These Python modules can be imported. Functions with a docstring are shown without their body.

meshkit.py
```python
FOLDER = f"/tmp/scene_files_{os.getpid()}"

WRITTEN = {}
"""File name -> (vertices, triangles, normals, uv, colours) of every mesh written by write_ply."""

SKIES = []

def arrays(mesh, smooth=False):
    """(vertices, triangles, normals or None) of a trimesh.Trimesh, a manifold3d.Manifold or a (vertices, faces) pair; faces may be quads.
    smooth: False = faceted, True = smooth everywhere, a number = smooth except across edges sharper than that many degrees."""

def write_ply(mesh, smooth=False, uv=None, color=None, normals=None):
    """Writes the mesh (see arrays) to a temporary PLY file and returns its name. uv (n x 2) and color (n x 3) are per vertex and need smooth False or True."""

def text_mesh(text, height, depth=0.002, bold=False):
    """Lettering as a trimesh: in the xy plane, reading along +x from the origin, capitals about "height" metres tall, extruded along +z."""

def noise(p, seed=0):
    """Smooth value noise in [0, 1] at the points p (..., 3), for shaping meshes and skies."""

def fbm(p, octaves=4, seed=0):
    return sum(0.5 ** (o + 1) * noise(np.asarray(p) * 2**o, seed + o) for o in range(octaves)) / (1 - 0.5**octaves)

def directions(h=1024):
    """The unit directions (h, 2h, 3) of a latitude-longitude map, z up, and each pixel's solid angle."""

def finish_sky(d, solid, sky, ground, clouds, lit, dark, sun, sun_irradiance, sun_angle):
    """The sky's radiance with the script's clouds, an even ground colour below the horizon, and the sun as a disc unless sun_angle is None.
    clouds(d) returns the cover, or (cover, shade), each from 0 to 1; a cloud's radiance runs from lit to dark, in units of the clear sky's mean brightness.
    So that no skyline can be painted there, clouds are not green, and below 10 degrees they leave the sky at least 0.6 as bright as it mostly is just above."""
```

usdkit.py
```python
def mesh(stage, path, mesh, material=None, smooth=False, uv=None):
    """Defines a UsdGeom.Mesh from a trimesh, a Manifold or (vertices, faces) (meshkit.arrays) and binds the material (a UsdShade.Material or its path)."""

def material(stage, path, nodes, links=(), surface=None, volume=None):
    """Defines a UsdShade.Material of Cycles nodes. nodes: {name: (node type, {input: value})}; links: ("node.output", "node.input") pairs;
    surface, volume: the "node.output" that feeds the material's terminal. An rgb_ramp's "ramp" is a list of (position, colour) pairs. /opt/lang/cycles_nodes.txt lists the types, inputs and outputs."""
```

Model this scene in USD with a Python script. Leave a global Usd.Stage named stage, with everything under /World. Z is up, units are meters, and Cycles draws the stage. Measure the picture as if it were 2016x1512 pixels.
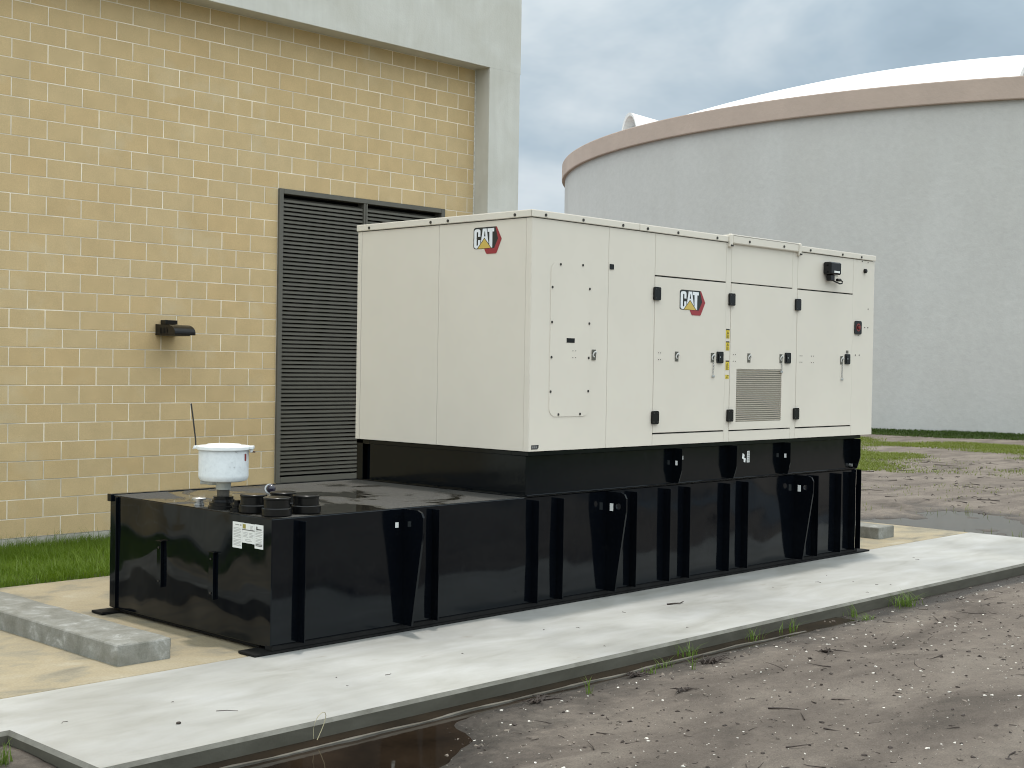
import math, random
import numpy as np, trimesh, usdkit, meshkit
from shapely.geometry import Polygon, Point, box as sbox
from shapely.ops import unary_union
from shapely import affinity
from pxr import Usd, UsdGeom, UsdLux, UsdShade, Gf, Sdf, Vt

rng = np.random.default_rng(7)
random.seed(7)
stage = Usd.Stage.CreateInMemory()
UsdGeom.SetStageUpAxis(stage, UsdGeom.Tokens.z)
UsdGeom.SetStageMetersPerUnit(stage, 1.0)
UsdGeom.Xform.Define(stage, '/World')
stage.DefinePrim('/World/Looks', 'Scope')

# ------------------------------------------------------------------ camera, sky, sun
YAW, PITCH, ROLL = math.radians(43.880), math.radians(-0.8137), math.radians(0.9139)
CAM = np.array([-5.4791, -7.4812, 1.9690])
fw = np.array([math.cos(PITCH)*math.cos(YAW), math.cos(PITCH)*math.sin(YAW), math.sin(PITCH)])
r0 = np.array([math.sin(YAW), -math.cos(YAW), 0]); u0 = np.cross(r0, fw)
RT = math.cos(ROLL)*r0+math.sin(ROLL)*u0; UP = -math.sin(ROLL)*r0+math.cos(ROLL)*u0
cam = UsdGeom.Camera.Define(stage, '/World/camera')
cam.CreateHorizontalApertureAttr(36.0); cam.CreateVerticalApertureAttr(27.0)
cam.CreateFocalLengthAttr(36.0*2683.63/2016)
cam.CreateClippingRangeAttr(Gf.Vec2f(0.05, 2000))
cam.AddTransformOp().Set(Gf.Matrix4d(*RT, 0, *UP, 0, *(-fw), 0, *CAM, 1))
cam.CreateExposureAttr(0.10)

SUN = np.array([0.41, 0.34, 3.21]); SUN /= np.linalg.norm(SUN)
SKY_STRENGTH = 0.10
skym = usdkit.material(stage, '/World/Looks/sky_air', {
    'sky': ('sky_texture', {'sky_type': 'single_scattering', 'sun_disc': False, 'sun_elevation': math.asin(SUN[2]), 'sun_rotation': math.atan2(SUN[0], SUN[1]), 'aerosol_density': 2.0}),
    'tc': ('texture_coordinate', {}),
    'mp': ('mapping', {'scale': (1.0, 1.0, 1.9), 'location': (0.35, 0.1, 0.2)}),
    'n1': ('noise_texture', {'scale': 3.4, 'detail': 7, 'roughness': 0.52, 'distortion': 0.45}),
    'n2': ('noise_texture', {'scale': 7.5, 'detail': 6, 'roughness': 0.55, 'distortion': 0.3}),
    'nm': ('mix_float', {'fac': 0.28}),
    'ramp': ('rgb_ramp', {'ramp': [(0.36, (3.4, 4.4, 5.2)), (0.44, (4.05, 5.1, 5.9)), (0.50, (4.9, 5.85, 6.5)), (0.57, (6.1, 6.9, 7.35)), (0.64, (7.3, 7.85, 8.15))]}),
    'sx': ('separate_xyz', {}),
    'up': ('rgb_ramp', {'ramp': [(0.0, (0.333, 0.328, 0.333)), (0.22, (0.335, 0.333, 0.334)), (0.5, (0.630, 0.585, 0.540)), (1.0, (1.04, 0.950, 0.870))]}),
    'bl': ('mix_color', {'blend_type': 'mix', 'fac': 0.93}),
    'gr': ('vector_math', {'math_type': 'multiply'}), 'g3': ('vector_math', {'math_type': 'scale', 'scale': 3.0}),
    'bg': ('background_shader', {'strength': SKY_STRENGTH}),
}, [('tc.generated', 'mp.vector'), ('mp.vector', 'n1.vector'), ('mp.vector', 'n2.vector'), ('n1.fac', 'nm.a'), ('n2.fac', 'nm.b'), ('nm.result', 'ramp.fac'),
    ('tc.generated', 'sx.vector'), ('sx.z', 'up.fac'), ('sky.color', 'bl.a'), ('ramp.color', 'gr.vector1'), ('up.color', 'gr.vector2'), ('gr.vector', 'g3.vector1'), ('g3.vector', 'bl.b'),
    ('bl.result', 'bg.color')], surface='bg.background')
dome = UsdLux.DomeLight.Define(stage, '/World/sky')
dome.CreateIntensityAttr(1.0)
UsdShade.MaterialBindingAPI.Apply(dome.GetPrim()).Bind(skym)
dome.GetPrim().SetCustomDataByKey('kind', 'structure')
sun = UsdLux.DistantLight.Define(stage, '/World/sun')
sun.CreateNormalizeAttr(True); sun.CreateIntensityAttr(0.5); sun.CreateAngleAttr(3.0)
sun.CreateColorAttr(Gf.Vec3f(1.0, 0.95, 0.89))
zax = SUN; xax = np.cross([0, 1, 0], zax); xax /= np.linalg.norm(xax); yax = np.cross(zax, xax)
sun.AddTransformOp().Set(Gf.Matrix4d(*xax, 0, *yax, 0, *zax, 0, 0, 0, 30, 1))

# ------------------------------------------------------------------ helpers
used = {}
def numbered(path):
    k = used.get(path, -1)+1; used[path] = k
    return path if k == 0 else f'{path}_{k:03d}'
def data(prim, label=None, cat=None, group=None, kind=None):
    for k, v in (('label', label), ('category', cat), ('group', group), ('kind', kind)):
        if v: prim.SetCustomDataByKey(k, v)
    return prim
def thing(name, label, cat, group=None, loc=(0, 0, 0), rz=0):
    x = UsdGeom.Xform.Define(stage, numbered('/World/'+name))
    if any(loc) or rz:
        x.AddTranslateOp().Set(Gf.Vec3d(*map(float, loc))); x.AddRotateZOp().Set(float(rz))
    return data(x.GetPrim(), label, cat, group)
def obj(name, mesh, mat, parent=None, smooth=False, **kw):
    base = str(parent.GetPath()) if parent else '/World'
    if isinstance(mesh, (list, tuple)) and not (len(mesh) == 2 and isinstance(mesh[0], np.ndarray)):
        mesh = trimesh.util.concatenate([m for m in mesh])
    p = usdkit.mesh(stage, numbered(base+'/'+name), mesh, mat, smooth=smooth).GetPrim()
    return data(p, **kw)
def box(x0, x1, y0, y1, z0, z1):
    m = trimesh.creation.box(extents=(x1-x0, y1-y0, z1-z0)); m.apply_translation(((x0+x1)/2, (y0+y1)/2, (z0+z1)/2)); return m
def cbox(x0, x1, y0, y1, z0, z1, c=0.003):
    c = min(c, (x1-x0)/2.2, (y1-y0)/2.2, (z1-z0)/2.2)
    pts = []
    for sx in (0, 1):
        for sy in (0, 1):
            for sz in (0, 1):
                X, Y, Z = (x0, x1)[sx], (y0, y1)[sy], (z0, z1)[sz]
                dx, dy, dz = c*(1-2*sx), c*(1-2*sy), c*(1-2*sz)
                pts += [(X, Y+dy, Z+dz), (X+dx, Y, Z+dz), (X+dx, Y+dy, Z)]
    return trimesh.convex.convex_hull(np.array(pts))
def ext(poly, t0, t1, O, u, v, n):
    """polygon in (u,v) from O, from t0 to t1 along n"""
    geoms = getattr(poly, 'geoms', [poly]); out = []
    u, v, n = (np.asarray(a, float) for a in (u, v, n))
    for g in geoms:
        if g.is_empty or g.geom_type != 'Polygon': continue
        m = trimesh.creation.extrude_polygon(g, t1-t0, engine='earcut')
        V = m.vertices.copy()
        m.vertices = np.asarray(O)+V[:, :1]*u+V[:, 1:2]*v+(V[:, 2:3]+t0)*n
        if np.dot(np.cross(u, v), n) < 0: m.invert()
        out.append(m)
    return trimesh.util.concatenate(out)
def rrect(x0, x1, y0, y1, r):
    return sbox(x0+r, y0+r, x1-r, y1-r).buffer(r, quad_segs=5)
def cyl(r, p0, p1, n=16):
    return trimesh.creation.cylinder(radius=r, segment=[p0, p1], sections=n)
def tube(pts, r, n=8, r1=None):
    pts = np.asarray(pts, float); r1 = r if r1 is None else r1
    V, F = [], []
    for i, p in enumerate(pts):
        t = pts[min(i+1, len(pts)-1)]-pts[max(i-1, 0)]; t /= np.linalg.norm(t)
        a = np.cross(t, [0.31, 0.17, 0.93]); a /= np.linalg.norm(a); b = np.cross(t, a)
        rr = r+(r1-r)*i/max(1, len(pts)-1)
        for k in range(n):
            w = 2*math.pi*k/n; V.append(p+rr*(math.cos(w)*a+math.sin(w)*b))
    for i in range(len(pts)-1):
        for k in range(n):
            k2 = (k+1) % n
            F += [(i*n+k, i*n+k2, (i+1)*n+k2), (i*n+k, (i+1)*n+k2, (i+1)*n+k)]
    c0, c1 = len(V), len(V)+1; V += [pts[0], pts[-1]]
    for k in range(n):
        k2 = (k+1) % n; F += [(c0, k2, k), (c1, (len(pts)-1)*n+k, (len(pts)-1)*n+k2)]
    return trimesh.Trimesh(np.array(V), np.array(F), process=False)
def lathe(prof, c=(0, 0, 0), n=40):
    m = trimesh.creation.revolve(np.array(prof, float), sections=n); m.apply_translation(c); return m
def sstep(a, b, x):
    t = np.clip((x-a)/(b-a), 0, 1); return t*t*(3-2*t)

# ------------------------------------------------------------------ materials
def M(name, nodes, links, surface='p.BSDF'):
    return usdkit.material(stage, '/World/Looks/'+name, nodes, links, surface=surface)
def plain(name, col, rough=0.5, metal=0.0, spec=0.5, vary=0.0, scale=6.0, bump=0.0, bscale=60.0, coat=0.0):
    n = {'p': ('principled_bsdf', {'base_color': col, 'roughness': rough, 'metallic': metal, 'specular_ior_level': spec, 'coat_weight': coat, 'coat_roughness': 0.05}), 'g': ('geometry', {})}
    l = []
    if vary:
        n['n'] = ('noise_texture', {'scale': scale, 'detail': 5, 'roughness': 0.6})
        n['r'] = ('rgb_ramp', {'ramp': [(0.3, tuple(c*(1-vary) for c in col)), (0.7, tuple(min(1, c*(1+vary)) for c in col))]})
        l += [('g.position', 'n.vector'), ('n.fac', 'r.fac'), ('r.color', 'p.base_color')]
    if bump:
        n['bn'] = ('noise_texture', {'scale': bscale, 'detail': 4, 'roughness': 0.6}); n['b'] = ('bump', {'strength': 1.0, 'distance': bump})
        l += [('g.position', 'bn.vector'), ('bn.fac', 'b.height'), ('b.normal', 'p.normal')]
    return M(name, n, l)

BX, BZ0, BL, BH = 1.4153, 0.04, 0.4064, 0.2032
def block_material(name, tint, smear):
    return M(name, {
        'g': ('geometry', {}), 's': ('separate_xyz', {}),
        'za': ('math', {'math_type': 'subtract', 'value2': BZ0-0.0001}), 'zb': ('math', {'math_type': 'divide', 'value2': BH}), 'row': ('math', {'math_type': 'floor'}), 'zf': ('math', {'math_type': 'fraction'}),
        'par': ('math', {'math_type': 'modulo', 'value2': 2.0}), 'off': ('math', {'math_type': 'multiply', 'value2': BL/2}),
        'xa': ('math', {'math_type': 'subtract'}), 'xb': ('math', {'math_type': 'subtract', 'value2': BX-40*BL}), 'xc': ('math', {'math_type': 'divide', 'value2': BL}), 'col': ('math', {'math_type': 'floor'}),
        'cv': ('combine_xyz', {}), 'wn': ('white_noise_texture', {'dimensions': '2D'}),
        'cr': ('rgb_ramp', {'ramp': tint}),
        'n': ('noise_texture', {'scale': 90, 'detail': 5, 'roughness': 0.75}), 'n2': ('noise_texture', {'scale': 3.3, 'detail': 4, 'roughness': 0.6}), 'n3': ('noise_texture', {'scale': 1.1, 'detail': 5, 'roughness': 0.62}),
        'm1': ('map_range', {'from_min': 0.3, 'from_max': 0.7, 'to_min': 0.90, 'to_max': 1.09, 'clamp': True}),
        'm2': ('map_range', {'from_min': 0.3, 'from_max': 0.7, 'to_min': 0.94, 'to_max': 1.06, 'clamp': True}),
        'mm': ('math', {'math_type': 'multiply'}), 'sc': ('vector_math', {'math_type': 'scale'}),
        'sm': ('map_range', {'from_min': 0.56, 'from_max': 0.78, 'to_min': 0.0, 'to_max': smear, 'clamp': True}),
        'mx': ('mix_color', {'b': (0.60, 0.525, 0.365)}),
        'b': ('bump', {'strength': 0.5, 'distance': 0.003}),
        'p': ('principled_bsdf', {'roughness': 0.9, 'specular_ior_level': 0.25}),
    }, [('g.position', 's.vector'), ('s.z', 'za.value1'), ('za.value', 'zb.value1'), ('zb.value', 'row.value1'), ('row.value', 'par.value1'), ('par.value', 'off.value1'),
        ('s.x', 'xa.value1'), ('off.value', 'xa.value2'), ('xa.value', 'xb.value1'), ('xb.value', 'xc.value1'), ('xc.value', 'col.value1'), ('row.value', 'cv.x'), ('col.value', 'cv.y'), ('cv.vector', 'wn.vector'), ('wn.value', 'cr.fac'),
        ('g.position', 'n.vector'), ('g.position', 'n2.vector'), ('g.position', 'n3.vector'), ('n.fac', 'm1.value'), ('n2.fac', 'm2.value'), ('m1.result', 'mm.value1'), ('m2.result', 'mm.value2'),
        ('cr.color', 'sc.vector1'), ('mm.value', 'sc.scale'), ('n3.fac', 'sm.value'), ('sm.result', 'mx.fac'), ('sc.vector', 'mx.a'), ('mx.result', 'p.base_color'), ('n.fac', 'b.height'), ('b.normal', 'p.normal')])
BT = [(0.0, (0.545, 0.400, 0.215)), (0.25, (0.56, 0.420, 0.232)), (0.5, (0.558, 0.405, 0.214)), (0.75, (0.552, 0.418, 0.236)), (1.0, (0.575, 0.428, 0.234))]
block_m = block_material('split_face_block', BT, 0.55)
mortar_m = plain('mortar', (0.78, 0.70, 0.565), 0.95, vary=0.24, scale=2.6, bump=0.002, bscale=160)
stucco_m = M('stucco', {
    'g': ('geometry', {}), 'n': ('noise_texture', {'scale': 1.3, 'detail': 7, 'roughness': 0.62, 'distortion': 0.6}), 'n2': ('noise_texture', {'scale': 45, 'detail': 4, 'roughness': 0.7}),
    'mp': ('mapping', {'scale': (7.0, 7.0, 0.5)}), 'n3': ('noise_texture', {'scale': 1.6, 'detail': 4, 'roughness': 0.6}),
    'r': ('rgb_ramp', {'ramp': [(0.30, (0.51, 0.495, 0.445)), (0.52, (0.555, 0.545, 0.50)), (0.72, (0.61, 0.605, 0.565))]}),
    'r3': ('map_range', {'from_min': 0.35, 'from_max': 0.7, 'to_min': 0.975, 'to_max': 1.035, 'clamp': True}), 'sc': ('vector_math', {'math_type': 'scale'}),
    'b': ('bump', {'strength': 0.7, 'distance': 0.004}), 'p': ('principled_bsdf', {'roughness': 0.92, 'specular_ior_level': 0.2})},
    [('g.position', 'n.vector'), ('g.position', 'n2.vector'), ('g.position', 'mp.vector'), ('mp.vector', 'n3.vector'), ('n.fac', 'r.fac'), ('n3.fac', 'r3.value'), ('r.color', 'sc.vector1'), ('r3.result', 'sc.scale'), ('sc.vector', 'p.base_color'), ('n2.fac', 'b.height'), ('b.normal', 'p.normal')])
stem_m = plain('stem_concrete', (0.42, 0.40, 0.35), 0.95, vary=0.2, scale=4, bump=0.003, bscale=60)
bronze_m = plain('bronze_metal', (0.098, 0.092, 0.076), 0.5, metal=0.0, vary=0.08, scale=3)
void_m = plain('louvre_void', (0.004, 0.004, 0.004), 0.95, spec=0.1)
cream_m = plain('cream_paint', (0.665, 0.615, 0.535), 0.36, spec=0.45, vary=0.03, scale=1.2, bump=0.0016, bscale=2.2)
seam_m = plain('seam_shadow', (0.05, 0.048, 0.04), 0.8)
def gloss_black(name, base, rough, wav, dist, dirt):
    return M(name, {
        'g': ('geometry', {}), 'n': ('noise_texture', {'scale': wav, 'detail': 1.5, 'roughness': 0.4}), 'b': ('bump', {'strength': 1.0, 'distance': dist}),
        'd': ('noise_texture', {'scale': 11, 'detail': 6, 'roughness': 0.7}), 'dr': ('map_range', {'from_min': 0.55, 'from_max': 0.85, 'to_min': 0.0, 'to_max': dirt, 'clamp': True}),
        'mx': ('mix_color', {'a': base, 'b': (0.09, 0.08, 0.065)}), 'rr': ('map_range', {'from_min': 0.4, 'from_max': 0.8, 'to_min': rough, 'to_max': rough+0.10, 'clamp': True}),
        'p': ('principled_bsdf', {'specular_ior_level': 0.30, 'specular_tint': (0.86, 0.96, 1.0)})},
        [('g.position', 'n.vector'), ('n.fac', 'b.height'), ('b.normal', 'p.normal'), ('g.position', 'd.vector'), ('d.fac', 'dr.value'), ('dr.result', 'mx.fac'), ('mx.result', 'p.base_color'), ('d.fac', 'rr.value'), ('rr.result', 'p.roughness')])
black_m = gloss_black('black_gloss_paint', (0.0012, 0.0017, 0.0027), 0.06, 1.25, 0.030, 0.03)
black_end_m = gloss_black('black_gloss_end_sheet', (0.0012, 0.0017, 0.0027), 0.045, 1.15, 0.085, 0.02)
skid_m = gloss_black('black_skid_paint', (0.0010, 0.0015, 0.0022), 0.09, 0.8, 0.012, 0.01)
trim_black_m = plain('black_plastic', (0.003, 0.003, 0.003), 0.24, spec=0.35, vary=0.2, scale=20)
matte_black_m = plain('matte_black_steel', (0.006, 0.006, 0.006), 0.75, spec=0.2, vary=0.3, scale=15)
tanktop_m = M('wet_gritty_tank_top', {
    'g': ('geometry', {}), 'n': ('noise_texture', {'scale': 1.5, 'detail': 5, 'roughness': 0.55, 'distortion': 0.8}), 'f': ('noise_texture', {'scale': 160, 'detail': 4, 'roughness': 0.8}),
    'k': ('map_range', {'from_min': 0.39, 'from_max': 0.46, 'to_min': 0.0, 'to_max': 1.0, 'clamp': True}),
    'fr': ('rgb_ramp', {'ramp': [(0.36, (0.010, 0.0095, 0.0085)), (0.66, (0.095, 0.092, 0.083))]}),
    'sx': ('separate_xyz', {}), 'ex': ('map_range', {'from_min': 0.55, 'from_max': 1.25, 'to_min': 0.10, 'to_max': 0.0, 'clamp': True}), 'sb': ('math', {'math_type': 'subtract'}),
    'mx': ('mix_color', {'a': (0.010, 0.009, 0.007)}), 'rg': ('mix_float', {'a': 0.045, 'b': 0.75}), 'fk': ('math', {'math_type': 'multiply'}),
    'b': ('bump', {'strength': 1.0, 'distance': 0.004}), 'p': ('principled_bsdf', {})},
    [('g.position', 'n.vector'), ('g.position', 'f.vector'), ('g.position', 'sx.vector'), ('sx.x', 'ex.value'), ('n.fac', 'sb.value1'), ('ex.result', 'sb.value2'), ('sb.value', 'k.value'), ('f.fac', 'fr.fac'), ('k.result', 'mx.fac'), ('fr.color', 'mx.b'), ('mx.result', 'p.base_color'), ('k.result', 'rg.fac'), ('rg.result', 'p.roughness'),
     ('f.fac', 'fk.value1'), ('k.result', 'fk.value2'), ('fk.value', 'b.height'), ('b.normal', 'p.normal')])
white_m = plain('white_enamel', (0.76, 0.79, 0.80), 0.38, vary=0.05, scale=14)
bucket_m = M('scuffed_white_bucket', {
    'g': ('geometry', {}), 'n': ('noise_texture', {'scale': 22, 'detail': 6, 'roughness': 0.7, 'distortion': 0.5}), 'n2': ('noise_texture', {'scale': 6, 'detail': 4}),
    'r': ('rgb_ramp', {'ramp': [(0.28, (0.22, 0.22, 0.22)), (0.36, (0.66, 0.70, 0.72)), (0.60, (0.74, 0.78, 0.80))]}),
    'p': ('principled_bsdf', {'roughness': 0.4}), 'b': ('bump', {'strength': 0.3, 'distance': 0.002})},
    [('g.position', 'n.vector'), ('n.fac', 'r.fac'), ('r.color', 'p.base_color'), ('g.position', 'n2.vector'), ('n2.fac', 'b.height'), ('b.normal', 'p.normal')])
pvc_m = plain('grey_fitting', (0.50, 0.52, 0.49), 0.5, vary=0.08, scale=20)
pipe_m = plain('dull_pipe', (0.085, 0.078, 0.066), 0.55, vary=0.25, scale=40)
steel_m = plain('zinc_steel', (0.55, 0.55, 0.54), 0.32, metal=0.9)
dark_bolt_m = plain('dark_bolt', (0.025, 0.022, 0.018), 0.5)
yellow_m = plain('yellow_label', (0.62, 0.47, 0.03), 0.5)
logo_red_m = plain('logo_red', (0.27, 0.028, 0.035), 0.4)
logo_black_m = plain('logo_black', (0.012, 0.014, 0.014), 0.4)
logo_white_m = plain('logo_white', (0.74, 0.76, 0.78), 0.4)
logo_yellow_m = plain('logo_yellow', (0.56, 0.40, 0.09), 0.4)
paper_m = plain('white_label', (0.74, 0.75, 0.73), 0.5)
print_m = plain('grey_print', (0.30, 0.30, 0.29), 0.6)
ink_m = plain('black_print', (0.03, 0.03, 0.03), 0.6)
red_m = plain('red_print', (0.20, 0.022, 0.02), 0.5)
ochre_m = plain('ochre_print', (0.30, 0.26, 0.06), 0.6)
def concrete(name, ramp, scale, stretch, bump, extra=None, rough=0.85, speck=0.06):
    n = {'g': ('geometry', {}), 'mp': ('mapping', {'scale': stretch}), 'n': ('noise_texture', {'scale': scale, 'detail': 7, 'roughness': 0.6, 'distortion': 0.5}),
         'n2': ('noise_texture', {'scale': 70, 'detail': 5, 'roughness': 0.75}), 'n4': ('noise_texture', {'scale': 0.55, 'detail': 4, 'roughness': 0.55}),
         'r': ('rgb_ramp', {'ramp': ramp}), 'm2': ('map_range', {'from_min': 0.3, 'from_max': 0.7, 'to_min': 1-speck, 'to_max': 1+speck, 'clamp': True}),
         'm4': ('map_range', {'from_min': 0.35, 'from_max': 0.65, 'to_min': 0.93, 'to_max': 1.06, 'clamp': True}), 'mm': ('math', {'math_type': 'multiply'}),
         'sc': ('vector_math', {'math_type': 'scale'}), 'b': ('bump', {'strength': 0.6, 'distance': bump}), 'p': ('principled_bsdf', {'roughness': rough, 'specular_ior_level': 0.3})}
    l = [('g.position', 'mp.vector'), ('mp.vector', 'n.vector'), ('g.position', 'n2.vector'), ('g.position', 'n4.vector'), ('n.fac', 'r.fac'), ('n2.fac', 'm2.value'), ('n4.fac', 'm4.value'), ('m2.result', 'mm.value1'), ('m4.result', 'mm.value2'),
         ('r.color', 'sc.vector1'), ('mm.value', 'sc.scale'), ('sc.vector', 'p.base_color'), ('n2.fac', 'b.height'), ('b.normal', 'p.normal')]
    return M(name, n, l)
def slab_material():
    n = {'g': ('geometry', {}), 'mp': ('mapping', {'scale': (0.55, 1.6, 1.0)}), 'n': ('noise_texture', {'scale': 2.2, 'detail': 7, 'roughness': 0.6, 'distortion': 0.5}),
         'n2': ('noise_texture', {'scale': 130, 'detail': 4, 'roughness': 0.8}), 'n4': ('noise_texture', {'scale': 0.5, 'detail': 5, 'roughness': 0.6, 'distortion': 0.4}),
         'r': ('rgb_ramp', {'ramp': [(0.26, (0.31, 0.303, 0.275)), (0.42, (0.375, 0.37, 0.343)), (0.56, (0.415, 0.412, 0.39)), (0.75, (0.47, 0.47, 0.458))]}),
         'm2': ('map_range', {'from_min': 0.3, 'from_max': 0.7, 'to_min': 0.93, 'to_max': 1.06, 'clamp': True}), 'm4': ('map_range', {'from_min': 0.36, 'from_max': 0.62, 'to_min': 0.88, 'to_max': 1.06, 'clamp': True}),
         'mm': ('math', {'math_type': 'multiply'}), 'sc': ('vector_math', {'math_type': 'scale'}),
         'ms': ('mapping', {'scale': (1.2, 5.5, 1.0), 'rotation': (0, 0, 0.25)}), 's1': ('noise_texture', {'scale': 1.7, 'detail': 8, 'roughness': 0.72}), 's2': ('noise_texture', {'scale': 0.8, 'detail': 2}),
         'sa': ('map_range', {'from_min': 0.60, 'from_max': 0.74, 'to_min': 0.0, 'to_max': 1.0, 'clamp': True}), 'sb': ('map_range', {'from_min': 0.48, 'from_max': 0.60, 'to_min': 0.0, 'to_max': 0.75, 'clamp': True}),
         'sm': ('math', {'math_type': 'multiply'}), 'mx': ('mix_color', {'b': (0.20, 0.15, 0.105)}),
         'rr': ('map_range', {'from_min': 0.36, 'from_max': 0.62, 'to_min': 0.36, 'to_max': 0.62, 'clamp': True}),
         'b': ('bump', {'strength': 0.5, 'distance': 0.0012}), 'p': ('principled_bsdf', {'specular_ior_level': 0.35})}
    l = [('g.position', 'mp.vector'), ('mp.vector', 'n.vector'), ('g.position', 'n2.vector'), ('g.position', 'n4.vector'), ('n.fac', 'r.fac'), ('n2.fac', 'm2.value'), ('n4.fac', 'm4.value'), ('m2.result', 'mm.value1'), ('m4.result', 'mm.value2'),
         ('r.color', 'sc.vector1'), ('mm.value', 'sc.scale'), ('g.position', 'ms.vector'), ('ms.vector', 's1.vector'), ('g.position', 's2.vector'), ('s1.fac', 'sa.value'), ('s2.fac', 'sb.value'), ('sa.result', 'sm.value1'), ('sb.result', 'sm.value2'),
         ('sm.value', 'mx.fac'), ('sc.vector', 'mx.a'), ('mx.result', 'p.base_color'), ('n4.fac', 'rr.value'), ('rr.result', 'p.roughness'), ('n2.fac', 'b.height'), ('b.normal', 'p.normal')]
    return M('new_concrete', n, l)
slab_m = slab_material()
kerb_m = concrete('dark_kerb_concrete', [(0.3, (0.060, 0.056, 0.042)), (0.55, (0.085, 0.080, 0.062)), (0.74, (0.105, 0.10, 0.08)), (0.84, (0.17, 0.165, 0.145))], 2.0, (1.0, 1.0, 2.5), 0.004)  # vertical slab face, coloured darker than the slab top
lip_m = concrete('footing_concrete', [(0.3, (0.06, 0.054, 0.043)), (0.7, (0.15, 0.14, 0.12))], 3.0, (1, 1, 1), 0.004)
apron_m = concrete('tan_concrete', [(0.30, (0.18, 0.162, 0.122)), (0.42, (0.275, 0.245, 0.18)), (0.52, (0.335, 0.283, 0.19)), (0.62, (0.35, 0.303, 0.215)), (0.76, (0.41, 0.372, 0.285))], 2.1, (1.0, 1.3, 1.0), 0.003, speck=0.15)
stop_m = concrete('weathered_concrete', [(0.26, (0.17, 0.17, 0.145)), (0.46, (0.225, 0.222, 0.195)), (0.60, (0.275, 0.275, 0.25)), (0.70, (0.42, 0.42, 0.40))], 6.5, (1, 1, 1), 0.008, speck=0.14)
tankwall_m = M('painted_tank_concrete', {
    'g': ('geometry', {}), 'mp': ('mapping', {'scale': (1.0, 1.0, 0.22)}), 'n': ('noise_texture', {'scale': 0.55, 'detail': 6, 'roughness': 0.55}), 'n2': ('noise_texture', {'scale': 0.35, 'detail': 5, 'roughness': 0.6}),
    'n3': ('noise_texture', {'scale': 5, 'detail': 6, 'roughness': 0.65}),
    'r': ('rgb_ramp', {'ramp': [(0.3, (0.490, 0.474, 0.445)), (0.55, (0.508, 0.493, 0.467)), (0.75, (0.53, 0.517, 0.492))]}),
    'm2': ('map_range', {'from_min': 0.35, 'from_max': 0.65, 'to_min': 0.975, 'to_max': 1.025, 'clamp': True}), 'm3': ('map_range', {'from_min': 0.3, 'from_max': 0.7, 'to_min': 0.96, 'to_max': 1.04, 'clamp': True}),
    'mm': ('math', {'math_type': 'multiply'}), 'sc': ('vector_math', {'math_type': 'scale'}), 'b': ('bump', {'strength': 0.5, 'distance': 0.02}), 'p': ('principled_bsdf', {'roughness': 0.8, 'specular_ior_level': 0.3})},
    [('g.position', 'mp.vector'), ('mp.vector', 'n.vector'), ('g.position', 'n2.vector'), ('g.position', 'n3.vector'), ('n.fac', 'r.fac'), ('n2.fac', 'm2.value'), ('n3.fac', 'm3.value'), ('m2.result', 'mm.value1'), ('m3.result', 'mm.value2'), ('r.color', 'sc.vector1'), ('mm.value', 'sc.scale'), ('sc.vector', 'p.base_color'), ('n3.fac', 'b.height'), ('b.normal', 'p.normal')])
band_m = plain('pinkish_tan_band', (0.445, 0.345, 0.285), 0.85, vary=0.06, scale=0.8, bump=0.01, bscale=6)
dome_m = plain('white_dome_roof', (0.82, 0.82, 0.81), 0.6, vary=0.035, scale=0.7)
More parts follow.
